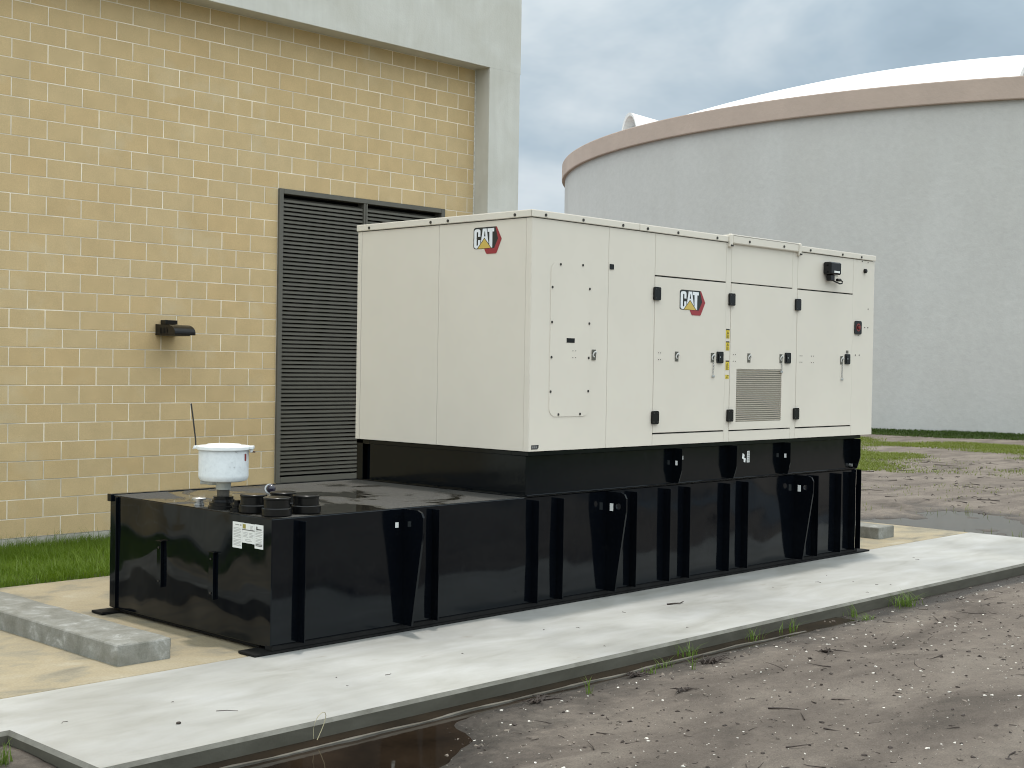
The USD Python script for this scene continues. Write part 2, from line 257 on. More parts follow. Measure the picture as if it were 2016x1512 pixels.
dirt_m = M('damp_sandy_dirt', {
    'g': ('geometry', {}), 's': ('separate_xyz', {}), 'mq': ('mapping', {'rotation': (0, 0, 0.16), 'scale': (0.75, 2.1, 1.0)}), 'n': ('noise_texture', {'scale': 0.95, 'detail': 8, 'roughness': 0.62, 'distortion': 0.5}), 'f': ('noise_texture', {'scale': 85, 'detail': 6, 'roughness': 0.8}),
    'c': ('noise_texture', {'scale': 9, 'detail': 6, 'roughness': 0.7}),
    'r': ('rgb_ramp', {'ramp': [(0.28, (0.095, 0.080, 0.066)), (0.44, (0.165, 0.138, 0.116)), (0.56, (0.215, 0.182, 0.152)), (0.74, (0.265, 0.230, 0.193))]}),
    'fm': ('map_range', {'from_min': 0.3, 'from_max': 0.7, 'to_min': 0.66, 'to_max': 1.32, 'clamp': True}), 'cm': ('map_range', {'from_min': 0.3, 'from_max': 0.7, 'to_min': 0.86, 'to_max': 1.12, 'clamp': True}), 'mm': ('math', {'math_type': 'multiply'}), 'sc': ('vector_math', {'math_type': 'scale'}),
    'zn': ('math', {'math_type': 'multiply_add', 'value2': 0.06, 'value3': -0.030}), 'zz': ('math', {'math_type': 'add'}),
    'w': ('map_range', {'from_min': -0.094, 'from_max': -0.052, 'to_min': 1.0, 'to_max': 0.0, 'clamp': True}),
    'mx': ('mix_color', {'b': (0.030, 0.025, 0.021)}), 'rg': ('mix_float', {'a': 0.9, 'b': 0.42}), 'wf': ('math', {'math_type': 'multiply', 'value2': 0.9}),
    'b': ('bump', {'strength': 1.0, 'distance': 0.018}), 'p': ('principled_bsdf', {'specular_ior_level': 0.35})},
    [('g.position', 's.vector'), ('g.position', 'mq.vector'), ('mq.vector', 'n.vector'), ('g.position', 'f.vector'), ('g.position', 'c.vector'), ('n.fac', 'r.fac'), ('f.fac', 'fm.value'), ('c.fac', 'cm.value'), ('fm.result', 'mm.value1'), ('cm.result', 'mm.value2'), ('r.color', 'sc.vector1'), ('mm.value', 'sc.scale'),
     ('c.fac', 'zn.value1'), ('zn.value', 'zz.value1'), ('s.z', 'zz.value2'), ('zz.value', 'w.value'), ('w.result', 'wf.value1'), ('wf.value', 'mx.fac'), ('sc.vector', 'mx.a'), ('mx.result', 'p.base_color'), ('w.result', 'rg.fac'), ('rg.result', 'p.roughness'), ('f.fac', 'b.height'), ('b.normal', 'p.normal')])
water_m = M('muddy_water', {
    'g': ('geometry', {}), 'n': ('noise_texture', {'scale': 3.0, 'detail': 4}), 'r': ('rgb_ramp', {'ramp': [(0.35, (0.006, 0.004, 0.0025)), (0.7, (0.014, 0.009, 0.0055))]}),
    'p': ('principled_bsdf', {'roughness': 0.04, 'ior': 1.33}), 'bn': ('noise_texture', {'scale': 6, 'detail': 2}), 'b': ('bump', {'strength': 0.15, 'distance': 0.004})},
    [('g.position', 'n.vector'), ('n.fac', 'r.fac'), ('r.color', 'p.base_color'), ('g.position', 'bn.vector'), ('bn.fac', 'b.height'), ('b.normal', 'p.normal')])
def leaf(name, ramp, transl=0.35):
    return M(name, {
        'g': ('geometry', {}), 'r': ('rgb_ramp', {'ramp': ramp}), 'p': ('principled_bsdf', {'roughness': 0.5, 'specular_ior_level': 0.3}), 't': ('translucent_bsdf', {}), 'm': ('mix_closure', {'fac': transl})},
        [('g.random_per_island', 'r.fac'), ('r.color', 'p.base_color'), ('r.color', 't.color'), ('p.BSDF', 'm.closure1'), ('t.BSDF', 'm.closure2')], surface='m.closure')
grass_m = leaf('lawn_blades', [(0.0, (0.12, 0.20, 0.012)), (0.5, (0.20, 0.31, 0.018)), (0.82, (0.29, 0.39, 0.035)), (0.90, (0.40, 0.42, 0.10)), (1.0, (0.50, 0.46, 0.22))])
weed_m = leaf('weed_blades', [(0.0, (0.12, 0.19, 0.03)), (0.6, (0.21, 0.30, 0.06)), (1.0, (0.38, 0.40, 0.17))])
sparse_m = leaf('yellowish_field_grass', [(0.0, (0.15, 0.19, 0.025)), (0.5, (0.26, 0.29, 0.05)), (0.8, (0.34, 0.33, 0.08)), (1.0, (0.42, 0.38, 0.18))])
bank_m = leaf('dark_bank_grass', [(0.0, (0.06, 0.10, 0.015)), (0.6, (0.11, 0.17, 0.025)), (1.0, (0.18, 0.22, 0.05))])
soil_m = plain('lawn_soil', (0.055, 0.062, 0.022), 0.95, vary=0.3, scale=8)
shell_m = plain('pale_shell_bits', (0.66, 0.63, 0.57), 0.7, vary=0.1, scale=30)
twig_m = plain('dark_wet_wood', (0.035, 0.024, 0.018), 0.7, vary=0.4, scale=40)
straw_m = plain('dry_straw', (0.45, 0.40, 0.25), 0.7)

# ------------------------------------------------------------------ ground
def ground_h(X, Y):
    P3 = np.stack([X, Y, np.zeros_like(X)], -1)
    d = -1.58-Y
    n1 = meshkit.fbm(P3*0.9+11, 4, 3)-0.5; n2 = meshkit.fbm(P3*4.5+5, 3, 9)-0.5
    h = -0.101+0.060*sstep(0.12, 1.6, d)+0.022*sstep(3.0, 7.5, X)*sstep(0.05, 0.6, d)
    h = h+n1*0.045*sstep(0.0, 0.8, d)+n2*0.010
    h = h+0.022*sstep(-0.7, 0.3, X)*sstep(0.12, 0.42, d)
    # shallow wheel ruts that run roughly along the slab
    q = Y+0.16*X+0.12*np.sin(X*0.7)
    h = h+0.012*np.sin(q*5.2+2.0*n1)*sstep(0.7, 1.6, d)+0.006*np.sin(q*14+3*n1)*sstep(0.7, 1.6, d)
    h = h-0.050*np.exp(-((X+1.15)/0.62)**2-((Y+2.1)/0.34)**2)-0.05*np.exp(-((X+1.9)/0.9)**2-((Y+1.9)/0.35)**2)
    # beyond the far end of the slab
    far = sstep(9.6, 10.6, X)
    hf = -0.106+0.075*sstep(11.2, 14.2, X+1.6*n1*4+0.12*(Y-1))+n1*0.06*sstep(12, 16, X)+n2*0.03
    r = np.hypot(X-55.03, Y-18.38)
    hf = hf+0.10*sstep(23.4, 21.4, r)
    h = h*(1-far)+hf*far
    front = (d > -0.02) | (X > 10.42)
    left = (X < -2.12) & (Y < -0.62)
    h = np.where(front | left, h, -0.30)
    h = np.where(left & ~(d > -0.02), -0.070+n2*0.02, h)
    dist = np.hypot(X, Y)
    return np.where(dist > 90, -0.06, h)
def axis(a, b, step, lo, hi, grow=1.16):
    xs = list(np.arange(a, b, step)); s = step
    while xs[-1] < hi: s *= grow; xs.append(xs[-1]+s)
    s = step
    while xs[0] > lo: s *= grow; xs.insert(0, xs[0]-s)
    return np.array(xs)
gx, gy = axis(-5.5, 13.5, 0.05, -420, 420), axis(-6.5, 3.5, 0.05, -420, 420)
GX, GY = np.meshgrid(gx, gy, indexing='ij')
GZ = ground_h(GX, GY)
nx, ny = GX.shape
ii = np.arange(nx*ny).reshape(nx, ny)
F = np.stack([ii[:-1, :-1], ii[1:, :-1], ii[1:, 1:], ii[:-1, 1:]], -1).reshape(-1, 4)
obj('dirt_ground', (np.stack([GX, GY, GZ], -1).reshape(-1, 3), F), dirt_m, smooth=True, kind='structure')

def loft_slab(outer, z_low, z_edge, z_top, inset):
    """slab with a chamfered rim: returns (top mesh, rim mesh)"""
    n = len(outer); P = np.array(outer, float)
    inn = []
    for i in range(n):
        a, b, c = P[i-1], P[i], P[(i+1) % n]
        n1 = np.array([-(b-a)[1], (b-a)[0]]); n1 /= np.linalg.norm(n1)
        n2 = np.array([-(c-b)[1], (c-b)[0]]); n2 /= np.linalg.norm(n2)
        inn.append(b+inset*(n1+n2)/(1+n1@n2))
    inn = np.array(inn)
    top = trimesh.creation.extrude_polygon(Polygon(inn), 0.02, engine='earcut'); top.apply_translation((0, 0, z_top-0.02))
    V = np.vstack([np.c_[P, np.full(n, z_low)], np.c_[P, np.full(n, z_edge)]]); F = []
    for i in range(n):
        j = (i+1) % n; F += [(i, j, n+j), (i, n+j, n+i)]
    W = np.vstack([np.c_[P, np.full(n, z_edge)], np.c_[inn, np.full(n, z_top)]]); G = []
    for i in range(n):
        j = (i+1) % n; G += [(i, j, n+j), (i, n+j, n+i)]
    return top, trimesh.Trimesh(V, np.array(F), process=False), trimesh.Trimesh(W, np.array(G), process=False)
slab_pts = [(-2.15, -1.58), (10.5, -1.58), (10.5, 0.045), (-9.5, 0.045), (-9.5, -0.645), (-2.15, -0.645)]
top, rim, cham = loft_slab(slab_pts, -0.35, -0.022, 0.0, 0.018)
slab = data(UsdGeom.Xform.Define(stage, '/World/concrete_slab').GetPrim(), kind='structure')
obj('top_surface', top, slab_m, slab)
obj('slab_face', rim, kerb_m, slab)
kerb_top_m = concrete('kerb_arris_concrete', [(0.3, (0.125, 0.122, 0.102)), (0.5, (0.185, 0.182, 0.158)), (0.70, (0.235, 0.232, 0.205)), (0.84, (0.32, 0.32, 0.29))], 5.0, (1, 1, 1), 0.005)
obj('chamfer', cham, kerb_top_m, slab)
top, rim, cham = loft_slab([(-9.5, 0.052), (10.5, 0.052), (10.5, 3.68), (-9.5, 3.68)], -0.35, -0.008, -0.003, 0.005)
obj('tan_apron', [top, rim, cham], apron_m, kind='structure')
# thin footing lip just outside the slab, standing a little above the water
lx = np.arange(-1.9, 4.25, 0.06); V = []; Fq = []
for i, x in enumerate(lx):
    w = 0.006*math.sin(x*3.1)+0.004*math.sin(x*11); zt = -0.083+0.003*math.sin(x*7)-0.020*max(0, (x-3.2))/1.0
    wd = 0.011+0.003*math.sin(x*17+1)+0.002*math.sin(x*41)
    V += [(x, -1.735+w-wd, -0.2), (x, -1.735+w-wd, zt), (x, -1.735+w+wd, zt), (x, -1.735+w+wd, -0.2)]
    if i: 
        a, b = 4*(i-1), 4*i
        for k in range(3): Fq += [(a+k, b+k, b+k+1, a+k+1)]
obj('footing_edge', (np.array(V, float), np.array(Fq)[:, ::-1]), lip_m, kind='structure')
def flat(poly, z):
    m = trimesh.creation.extrude_polygon(poly, 0.004, engine='earcut'); m.apply_translation((0, 0, z-0.004)); return m
obj('puddle_water', flat(sbox(-3.2, -2.75, 4.6, -1.582), -0.094), water_m, kind='structure')
obj('puddle_water', flat(sbox(10.502, -6, 16, 9), -0.088), water_m, kind='structure')

fx_, fy_ = np.meshgrid(np.linspace(-420, 420, 60), np.linspace(-420, -11, 40), indexing='ij')
obj('added_unseen_field', (np.stack([fx_, fy_, 0*fx_+0.03], -1).reshape(-1, 3), (lambda q: np.stack([q[:-1, :-1], q[1:, :-1], q[1:, 1:], q[:-1, 1:]], -1).reshape(-1, 4))(np.arange(2400).reshape(60, 40))), plain('added_field_green', (0.075, 0.095, 0.03), 0.95, vary=0.4, scale=1.5), kind='structure')  # unseen dark sheet added behind the camera to cut bounce onto the enclosure side

# lawn between apron and building
lawn_x0, lawn_x1, lawn_y0, lawn_y1 = -9.5, 8.0, 3.682, 6.40
gxl, gyl = np.meshgrid(np.linspace(lawn_x0, lawn_x1, 90), np.linspace(lawn_y0, lawn_y1, 30), indexing='ij')
lz = -0.02-0.05*sstep(5.2, 6.2, gyl)+0.03*(meshkit.fbm(np.stack([gxl, gyl, 0*gxl], -1)*1.7, 3, 5)-0.5)
ij = np.arange(gxl.size).reshape(gxl.shape)
obj('lawn_soil', (np.stack([gxl, gyl, lz], -1).reshape(-1, 3), np.stack([ij[:-1, :-1], ij[1:, :-1], ij[1:, 1:], ij[:-1, 1:]], -1).reshape(-1, 4)), soil_m, smooth=True, kind='structure')

def blades(pos, hgt, wid, lean, seed, segs=2):
    """grass blades as bent tapering strips. pos (n,3)"""
    g = np.random.default_rng(seed); n = len(pos)
    az = g.uniform(0, 2*np.pi, n); h = hgt*g.uniform(0.55, 1.25, n); w = wid*g.uniform(0.7, 1.3, n); ln = lean*g.uniform(0.2, 1.6, n)*h
    dx, dy = np.cos(az), np.sin(az); sx, sy = -dy, dx
    V, rows = [], []
    for s in range(segs+1):
        t = s/segs; ww = w*(1-t)**0.8/2
        c = pos+np.stack([dx*ln*t*t, dy*ln*t*t, h*t*(1-0.25*t*lean)], 1)
        if s < segs:
            V += [c-np.stack([sx*ww, sy*ww, 0*ww], 1), c+np.stack([sx*ww, sy*ww, 0*ww], 1)]
        else: V += [c]
    k = len(V); A = np.stack(V, 1).reshape(-1, 3); b = np.arange(n)[:, None]*k; F = []
    for s in range(segs-1):
        F += [b+[2*s, 2*s+1, 2*s+3], b+[2*s, 2*s+3, 2*s+2]]
    F += [b+[2*segs-2, 2*segs-1, 2*segs]]
    return A, np.concatenate(F)
g = np.random.default_rng(3)
n = 60000
px = g.uniform(-3.0, 4.6, n); py = g.uniform(lawn_y0-0.015, lawn_y1-0.1, n)
tuft = meshkit.fbm(np.stack([px, py, 0*px], 1)*2.2, 3, 2)
A1 = blades(np.stack([px, py, -0.025-0.05*sstep(5.2, 6.2, py)], 1), 0.080+0.085*tuft, 0.0056, 0.75, 4)
n = 800
px = g.uniform(-2.5, 3.6, n); py = g.uniform(5.85, 6.3, n)
A2 = blades(np.stack([px, py, np.full(n, -0.07)], 1), 0.21, 0.006, 0.5, 5, 3)
n = 700
px = g.uniform(-1.5, 2.8, n); py = g.uniform(3.75, 5.8, n)
A3 = blades(np.stack([px, py, np.full(n, -0.02)], 1), 0.24, 0.006, 1.1, 6, 3)
def joinVF(*parts):
    V, F, o = [], [], 0
    for a, f in parts: V.append(a); F.append(f+o); o += len(a)
    return trimesh.Trimesh(np.vstack(V), np.vstack(F), process=False)
obj('grass', joinVF(A1, A2, A3), grass_m, kind='stuff', label='bright green lawn grass between the tan concrete and the block wall', cat='grass')

# ------------------------------------------------------------------ building
YW = 6.336                        # face of the blockwork
bld = thing('building', 'pale block building with grey stucco beam, pilaster and dark louvre', 'building')
PX0, PX1, YP, ZS = 8.045, 8.66, 6.051, 6.12     # pilaster, stucco face, soffit
LX0, LX1, LZ0, LZ1 = 4.665, 7.473, 0.4464, 4.104
WL = -9.5
def wall_piece(x0, x1, z0, z1): return box(x0, x1, YW+0.0022, YW+0.30, z0, z1)
obj('wall', [wall_piece(WL, LX0+0.01, 0.04, ZS), wall_piece(LX1-0.01, PX0, 0.04, ZS), wall_piece(LX0+0.01, LX1-0.01, LZ1-0.01, ZS), wall_piece(LX0+0.01, LX1-0.01, 0.04, LZ0+0.01)], mortar_m, bld)
obj('stem_wall', box(WL, PX0, YW-0.012, YW+0.30, -0.35, 0.036), stem_m, bld)
obj('beam', cbox(WL-0.5, PX1+0.012, YP, YP+1.2, ZS, 9.2, 0.004), stucco_m, bld)
obj('pilaster', cbox(PX0, PX1, YP+0.0006, YP+1.15, -0.35, ZS+0.1, 0.004), stucco_m, bld)
obj('rear_wall', box(WL-0.5, PX1-0.02, YP+1.2, YP+11, -0.35, 9.15), stucco_m, bld)
sv = np.arange(0.05, ZS-0.01, 0.035); sg = np.random.default_rng(77)
obj('sealant', tube([(PX0-0.004, YW-0.004+0.002*sg.normal(), z) for z in sv], 0.009, 5), plain('sealant', (0.62, 0.61, 0.57), 0.8, vary=0.3, scale=30), bld)
cand = []
jt = 0.0062
for n in range(30):
    z0, z1 = BZ0+n*BH, BZ0+(n+1)*BH
    off = (n % 2)*BL/2
    for k in range(-28, 20):
        x0 = BX+off+k*BL; x1 = x0+BL
        if x1 < -3.3 or x0 > PX0-0.02: continue
        xa, xb = x0+jt, min(x1-jt, PX0-0.012); za, zb = z0+jt*0.8, min(z1-jt*0.8, ZS-0.006)
        if xb-xa < 0.03: continue
        pieces = [(xa, xb, za, zb)]
        if xb > LX0 and xa < LX1 and zb > LZ0 and za < LZ1:
            pieces = []
            if xa < LX0-0.03: pieces.append((xa, LX0-jt, za, zb))
            if xb > LX1+0.03: pieces.append((LX1+jt, xb, za, zb))
            if zb > LZ1+0.05: pieces.append((xa, xb, LZ1+jt, zb))
            if za < LZ0-0.05: pieces.append((xa, xb, za, LZ0-jt))
        for p in pieces: cand.append(p)
def in_view(p):
    c = np.array([(p[0]+p[1])/2, YW, (p[2]+p[3])/2])-CAM
    u = 1008+2683.6*(c@RT)/(c@fw); v = 756-2683.6*(c@UP)/(c@fw)
    return -40 < u < 1040 and -30 < v < 1080 and not (u > 720 and v > 470) and not (u > 225 and v > 1000)
cand.sort(key=lambda p: (not in_view(p), p[0]))
def block_mesh(p):
    dy = rng.normal(0, 0.0007)
    return cbox(p[0], p[1], YW+dy, YW+0.06, p[2], p[3], 0.0018)
for p in cand[:300]: obj('block', block_mesh(p), block_m, bld)
obj('block_remainder', [block_mesh(p) for p in cand[300:]], block_m, bld, kind='stuff')
# louvre
lv = obj('louvre', [cbox(LX0, LX0+0.066, YW-0.03, YW+0.12, LZ0, LZ1, 0.004), cbox(LX1-0.066, LX1, YW-0.03, YW+0.12, LZ0, LZ1, 0.004),
      cbox(LX0+0.067, LX1-0.067, YW-0.028, YW+0.12, LZ1-0.06, LZ1, 0.004), cbox(LX0+0.067, LX1-0.067, YW-0.028, YW+0.12, LZ0, LZ0+0.075, 0.004)], bronze_m, bld)
obj('mullion', [cbox(6.022, 6.050, YW-0.026, YW+0.11, LZ0+0.076, LZ1-0.061, 0.003), cbox(6.060, 6.088, YW-0.026, YW+0.11, LZ0+0.076, LZ1-0.061, 0.003)], bronze_m, lv)
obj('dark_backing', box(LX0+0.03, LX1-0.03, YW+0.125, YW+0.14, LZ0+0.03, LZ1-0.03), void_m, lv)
prof = Polygon([(0.0, 0.0), (0.0, 0.027), (0.004, 0.029), (0.075, 0.062), (0.075, 0.058), (0.006, 0.0245), (0.004, 0.0)])
pitch = 0.0515; nsl = int((LZ1-0.075-LZ0-0.09)/pitch)
for side, (a, b) in enumerate(((LX0+0.067, 6.021), (6.089, LX1-0.067))):
    for k in range(nsl):
        z = LZ0+0.098+k*pitch
        obj('slat', ext(prof, 0, b-a, (a, YW-0.004, z), (0, 1, 0), (0, 0, 1), (1, 0, 0)), bronze_m, lv)

# wall light
wl = thing('wall_light', 'black wall light with curved hood on the block wall left of the louvre', 'wall light')
pf = [(0.0, 0.0), (0.0, 0.125)]+[(0.24+0.17*math.sin(t), 0.022+0.095*math.cos(t)) for t in np.linspace(0, math.pi/2, 9)]+[(0.41, 0.0)]
obj('hood', ext(Polygon(pf), 0, 0.27, (2.965, YW-0.002, 2.245), (0, -1, 0), (0, 0, 1), (1, 0, 0)), trim_black_m, wl)
obj('mounting_box', cbox(3.03, 3.19, YW-0.11, YW-0.002, 2.3695, 2.418, 0.004), trim_black_m, wl)
obj('lens', cbox(2.99, 3.21, YW-0.34, YW-0.05, 2.236, 2.2445, 0.002), bronze_m, wl)
for k, yy in enumerate((0.10, 0.13, 0.16, 0.19, 0.22, 0.25)):
    obj('fin', cbox(2.9605, 2.9646, YW-yy-0.006, YW-yy, 2.26, 2.33, 0.001), trim_black_m, wl)

# ------------------------------------------------------------------ storage tank far behind
TC = np.array([55.03, 18.38, 0.0]); TR, ZB, ZT = 21.17, 10.36, 11.06
st = thing('storage_tank', 'large round grey concrete storage tank with tan band and white dome', 'tank')
obj('wall', lathe([(0, -0.5), (TR-0.12, -0.5), (TR-0.12, ZB+0.01), (0, ZB+0.01)], TC, 240), tankwall_m, st, smooth=30)
obj('band', lathe([(TR-0.8, ZB), (TR, ZB), (TR+0.02, ZB+0.03), (TR+0.02, ZT-0.03), (TR, ZT), (TR-0.8, ZT)], TC, 240), band_m, st, smooth=30)
hd = 3.98; R1 = TR-0.4; rho = (R1**2+hd**2)/(2*hd)
obj('dome_roof', lathe([(R1*t, ZT-0.05+math.sqrt(rho**2-(R1*t)**2)-(rho-hd)) for t in np.linspace(1, 0, 40)], TC, 240), dome_m, st, smooth=True)
def dome_z(r): return ZT-0.05+math.sqrt(rho**2-r**2)-(rho-hd)
def vent_hood(px, py, wdt=1.75, hgt=1.0):
    """half-cone hood whose round mouth faces out from the dome"""
    v = np.array([px, py])-TC[:2]; r = np.linalg.norm(v); o = v/r; s = np.array([-o[1], o[0]])
    base = np.array([px, py, dome_z(r)-0.35]); V = []; F = []; n = 24
    for (sc, back, lift) in ((1.0, 0.0, 0.0), (0.0, 3.3, 0.62), (0.90, 0.02, 0.0), (0.0, 2.9, 0.5)):
        for k in range(n+1):
            t = math.pi*k/n
            V.append(base+np.r_[s*(wdt/2*sc*math.cos(t))-o*back, lift+(hgt+0.35)*sc*math.sin(t)])
    for k in range(n):
        a, b, c, d = k, n+1+k, 2*(n+1)+k, 3*(n+1)+k
        F += [(a, a+1, b+1), (a, b+1, b), (c, d+1, c+1), (c, d, d+1), (a, c+1, a+1), (a, c, c+1)]
    return trimesh.Trimesh(np.array(V), np.array(F), process=False)
obj('vent_hood', vent_hood(36.05, 26.35, 1.35, 0.80), dome_m, st, smooth=40)
obj('vent_hood', vent_hood(36.05, 9.95, 1.6, 0.85), dome_m, st, smooth=40)

# ------------------------------------------------------------------ fuel tank
H, L, W = 0.909, 7.671, 2.105
ft = thing('fuel_tank', 'long glossy black steel fuel tank under the cream generator enclosure', 'fuel tank')
body = cbox(0, L, 0, W, 0.035, H-0.004, 0.006)
nrm = body.face_normals
endf = nrm[:, 0] < -0.9
obj('body', body.submesh([np.where(~endf)[0]], append=True), black_m, ft)
obj('end_sheet', [body.submesh([np.where(endf)[0]], append=True)], black_end_m, ft)
obj('tank_top', cbox(0.004, L-0.004, 0.004, W-0.05, H-0.0036, H, 0.0005), tanktop_m, ft)
obj('rear_rim', cbox(-0.02, L+0.01, W-0.048, W+0.012, H-0.05, H+0.007, 0.003), black_m, ft)
obj('base_plate', [cbox(-0.15, L+0.255, -0.035, 0.16, 0.001, 0.018, 0.003), cbox(-0.004, L+0.01, -0.022, 0.06, 0.0185, 0.050, 0.003)], matte_black_m, ft)
obj('base_plate', [cbox(-0.13, L+0.255, W-0.12, W+0.035, 0.001, 0.018, 0.003)], matte_black_m, ft)
obj('base_rail', cbox(0.02, L-0.02, 0.161, W-0.121, 0.012, 0.034, 0.003), matte_black_m, ft)
for fx in (0.231, 1.47, 2.565, 2.865, 3.822, 4.301, 4.597, 5.222, 5.526, 6.793, 7.245, 7.535):
    obj('stiffener', cbox(fx-0.004, fx+0.004, -0.073, -0.0005, 0.0505, H-0.03, 0.0015), black_m, ft)
obj('stiffener', cbox(L-0.004, L+0.004, -0.06, -0.0005, 0.0505, H-0.005, 0.0015), black_m, ft)
def lug_poly(top, bot, z0, z1, hole=True):
    p = Polygon([(0.0006, z0), (bot, z0), (top, z1-0.16), (top, z1-0.05), (top-0.02, z1-0.015), (top-0.06, z1), (0.0006, z1)])
    if hole: p = p.difference(Point(top-0.085, z1-0.12).buffer(0.028, quad_segs=4))
    return p
for lxp in (1.181, 3.50, 6.46):
    lg = obj('lifting_lug', ext(lug_poly(0.215, 0.105, 0.0505, H-0.01, lxp > 2), -0.009, 0.009, (lxp, 0, 0), (0, -1, 0), (0, 0, 1), (1, 0, 0)), black_m, ft)
    if lxp < 2: obj('tag', box(1.095, 1.127, -0.0018, -0.0006, 0.765, 0.805), paper_m, ft)
    else: obj('tag', box(lxp-0.0125, lxp-0.0095, -0.075, -0.04, 0.735, 0.80), paper_m, lg)
for hy, z0, z1 in ((1.34, 0.283, 0.622), (0.66, 0.279, 0.612)):
    b = obj('bracket', [cbox(-0.024, -0.0006, hy-0.006, hy+0.006, z0, z1, 0.002), cbox(-0.008, -0.0006, hy+0.0065, hy+0.075, z0, z1, 0.002), cbox(-0.035, -0.0006, hy-0.03, hy+0.05, z1+0.001, z1+0.007, 0.002)], black_m, ft)
    for zz in (z0+0.04, z1-0.05): obj('bolt', cyl(0.008, (-0.014, hy+0.045, zz), (-0.006, hy+0.045, zz), 8), dark_bolt_m, b)
obj('corner_fin', cbox(-0.020, -0.0006, 1.985, 1.995, 0.036, H-0.01, 0.002), black_m, ft)
# paper notices on the end sheet
def sheet(y_left, y_right, z0, z1, rows, seed, cover=0.85):
    w = y_left-y_right
    s = obj('notice', ext(sbox(0, 0, w, z1-z0), 0.0006, 0.0016, (0, y_left, z0), (0, -1, 0), (0, 0, 1), (-1, 0, 0)), paper_m, ft)
    gg = np.random.default_rng(seed); polys = []
    for r in rows:
        zz, h, u0, u1 = r; polys.append(sbox(w*u0, (z1-z0)*zz, w*u1, (z1-z0)*zz+h))
    obj('print', ext(unary_union(polys), 0.0017, 0.0022, (0, y_left, z0), (0, -1, 0), (0, 0, 1), (-1, 0, 0)), print_m, s)
    return s
lines = lambda zs, a, b, h=0.0026, seed=0: [(z, h, a, b-0.12*((k*7+seed) % 4)/4) for k, z in enumerate(zs)]
sheet(0.454, 0.343, 0.672, 0.852, lines(np.arange(0.10, 0.36, 0.055), 0.10, 0.92)+lines(np.arange(0.42, 0.55, 0.055), 0.10, 0.92, seed=1)+lines(np.arange(0.60, 0.82, 0.055), 0.10, 0.92, seed=2)+[(0.88, 0.006, 0.28, 0.70), (0.87, 0.010, 0.80, 0.93)], 1)
s2 = sheet(0.341, 0.196, 0.716, 0.852, lines(np.arange(0.30, 0.58, 0.07), 0.10, 0.50)+lines(np.arange(0.30, 0.58, 0.07), 0.58, 0.92, seed=2)+lines((0.10, 0.18), 0.25, 0.80)+lines(np.arange(0.70, 0.92, 0.06), 0.64, 0.90), 2)
obj('black_rule', ext(sbox(0.0, 0.0885, 0.145, 0.093), 0.0023, 0.0028, (0, 0.341, 0.716), (0, -1, 0), (0, 0, 1), (-1, 0, 0)), ink_m, s2)
obj('stamp', ext(sbox(0.008, 0.098, 0.042, 0.128), 0.0023, 0.0028, (0, 0.341, 0.716), (0, -1, 0), (0, 0, 1), (-1, 0, 0)), ochre_m, s2)
s3 = sheet(0.194, 0.097, 0.690, 0.854, lines(np.arange(0.22, 0.44, 0.06), 0.12, 0.90)+lines(np.arange(0.50, 0.72, 0.065), 0.10, 0.92, seed=3), 3)
obj('heading', ext(unary_union([sbox(0.012, 0.018, 0.088, 0.0225), sbox(0.012, 0.027, 0.088, 0.0315), sbox(0.03, 0.128, 0.078, 0.135), sbox(0.018, 0.126, 0.03, 0.150)]), 0.0023, 0.0028, (0, 0.194, 0.690), (0, -1, 0), (0, 0, 1), (-1, 0, 0)), ink_m, s3)
# fittings on the tank top
def vent_cap(x, y):
    c = obj('vent_cap', lathe([(0, 0), (0.100, 0), (0.104, 0.006), (0.104, 0.050), (0.098, 0.056), (0, 0.056)], (x, y, H+0.001), 36), trim_black_m, ft, smooth=30)
    obj('cap_lid', lathe([(0, 0), (0.090, 0), (0.090, 0.052), (0.094, 0.056), (0.094, 0.066), (0.088, 0.070), (0, 0.072)], (x, y, H+0.0575), 36), trim_black_m, c, smooth=30)
for x, y in ((0.135, 0.135), (0.135, 0.405), (0.40, 0.155), (0.40, 0.42)): vent_cap(x, y)
obj('plug', lathe([(0, 0), (0.038, 0), (0.038, 0.018), (0.030, 0.020), (0.030, 0.034), (0.052, 0.036), (0.054, 0.050), (0.046, 0.056), (0, 0.058)], (0.10, 1.03, H+0.001), 20), steel_m, ft, smooth=30)
obj('plug', lathe([(0, 0), (0.048, 0), (0.048, 0.02), (0.036, 0.022), (0.036, 0.040), (0.048, 0.042), (0.048, 0.052), (0.022, 0.054), (0.022, 0.078), (0, 0.078)], (0.085, 0.53, H+0.001), 16), trim_black_m, ft, smooth=30)
fg = obj('float_gauge', lathe([(0, 0), (0.034, 0), (0.034, 0.012), (0.016, 0.014), (0.014, 0.097), (0.0, 0.098)], (0.45, 0.635, H+0.001), 20), steel_m, ft, smooth=30)
gb = trimesh.creation.icosphere(3, 0.034); gb.apply_translation((0.45, 0.635, H+0.130))
obj('gauge_globe', gb, plain('dark_glass_globe', (0.012, 0.010, 0.02), 0.06, coat=1.0), fg, smooth=True)
ring = lathe([(0.026, -0.006), (0.0362, -0.006), (0.0362, 0.006), (0.026, 0.006)], (0, 0, 0), 32)
ring.apply_transform(trimesh.transformations.rotation_matrix(math.radians(75), (0.75, -0.65, 0))); ring.apply_translation((0.443, 0.641, H+0.130))
obj('gauge_ring', ring, white_m, fg, smooth=30)

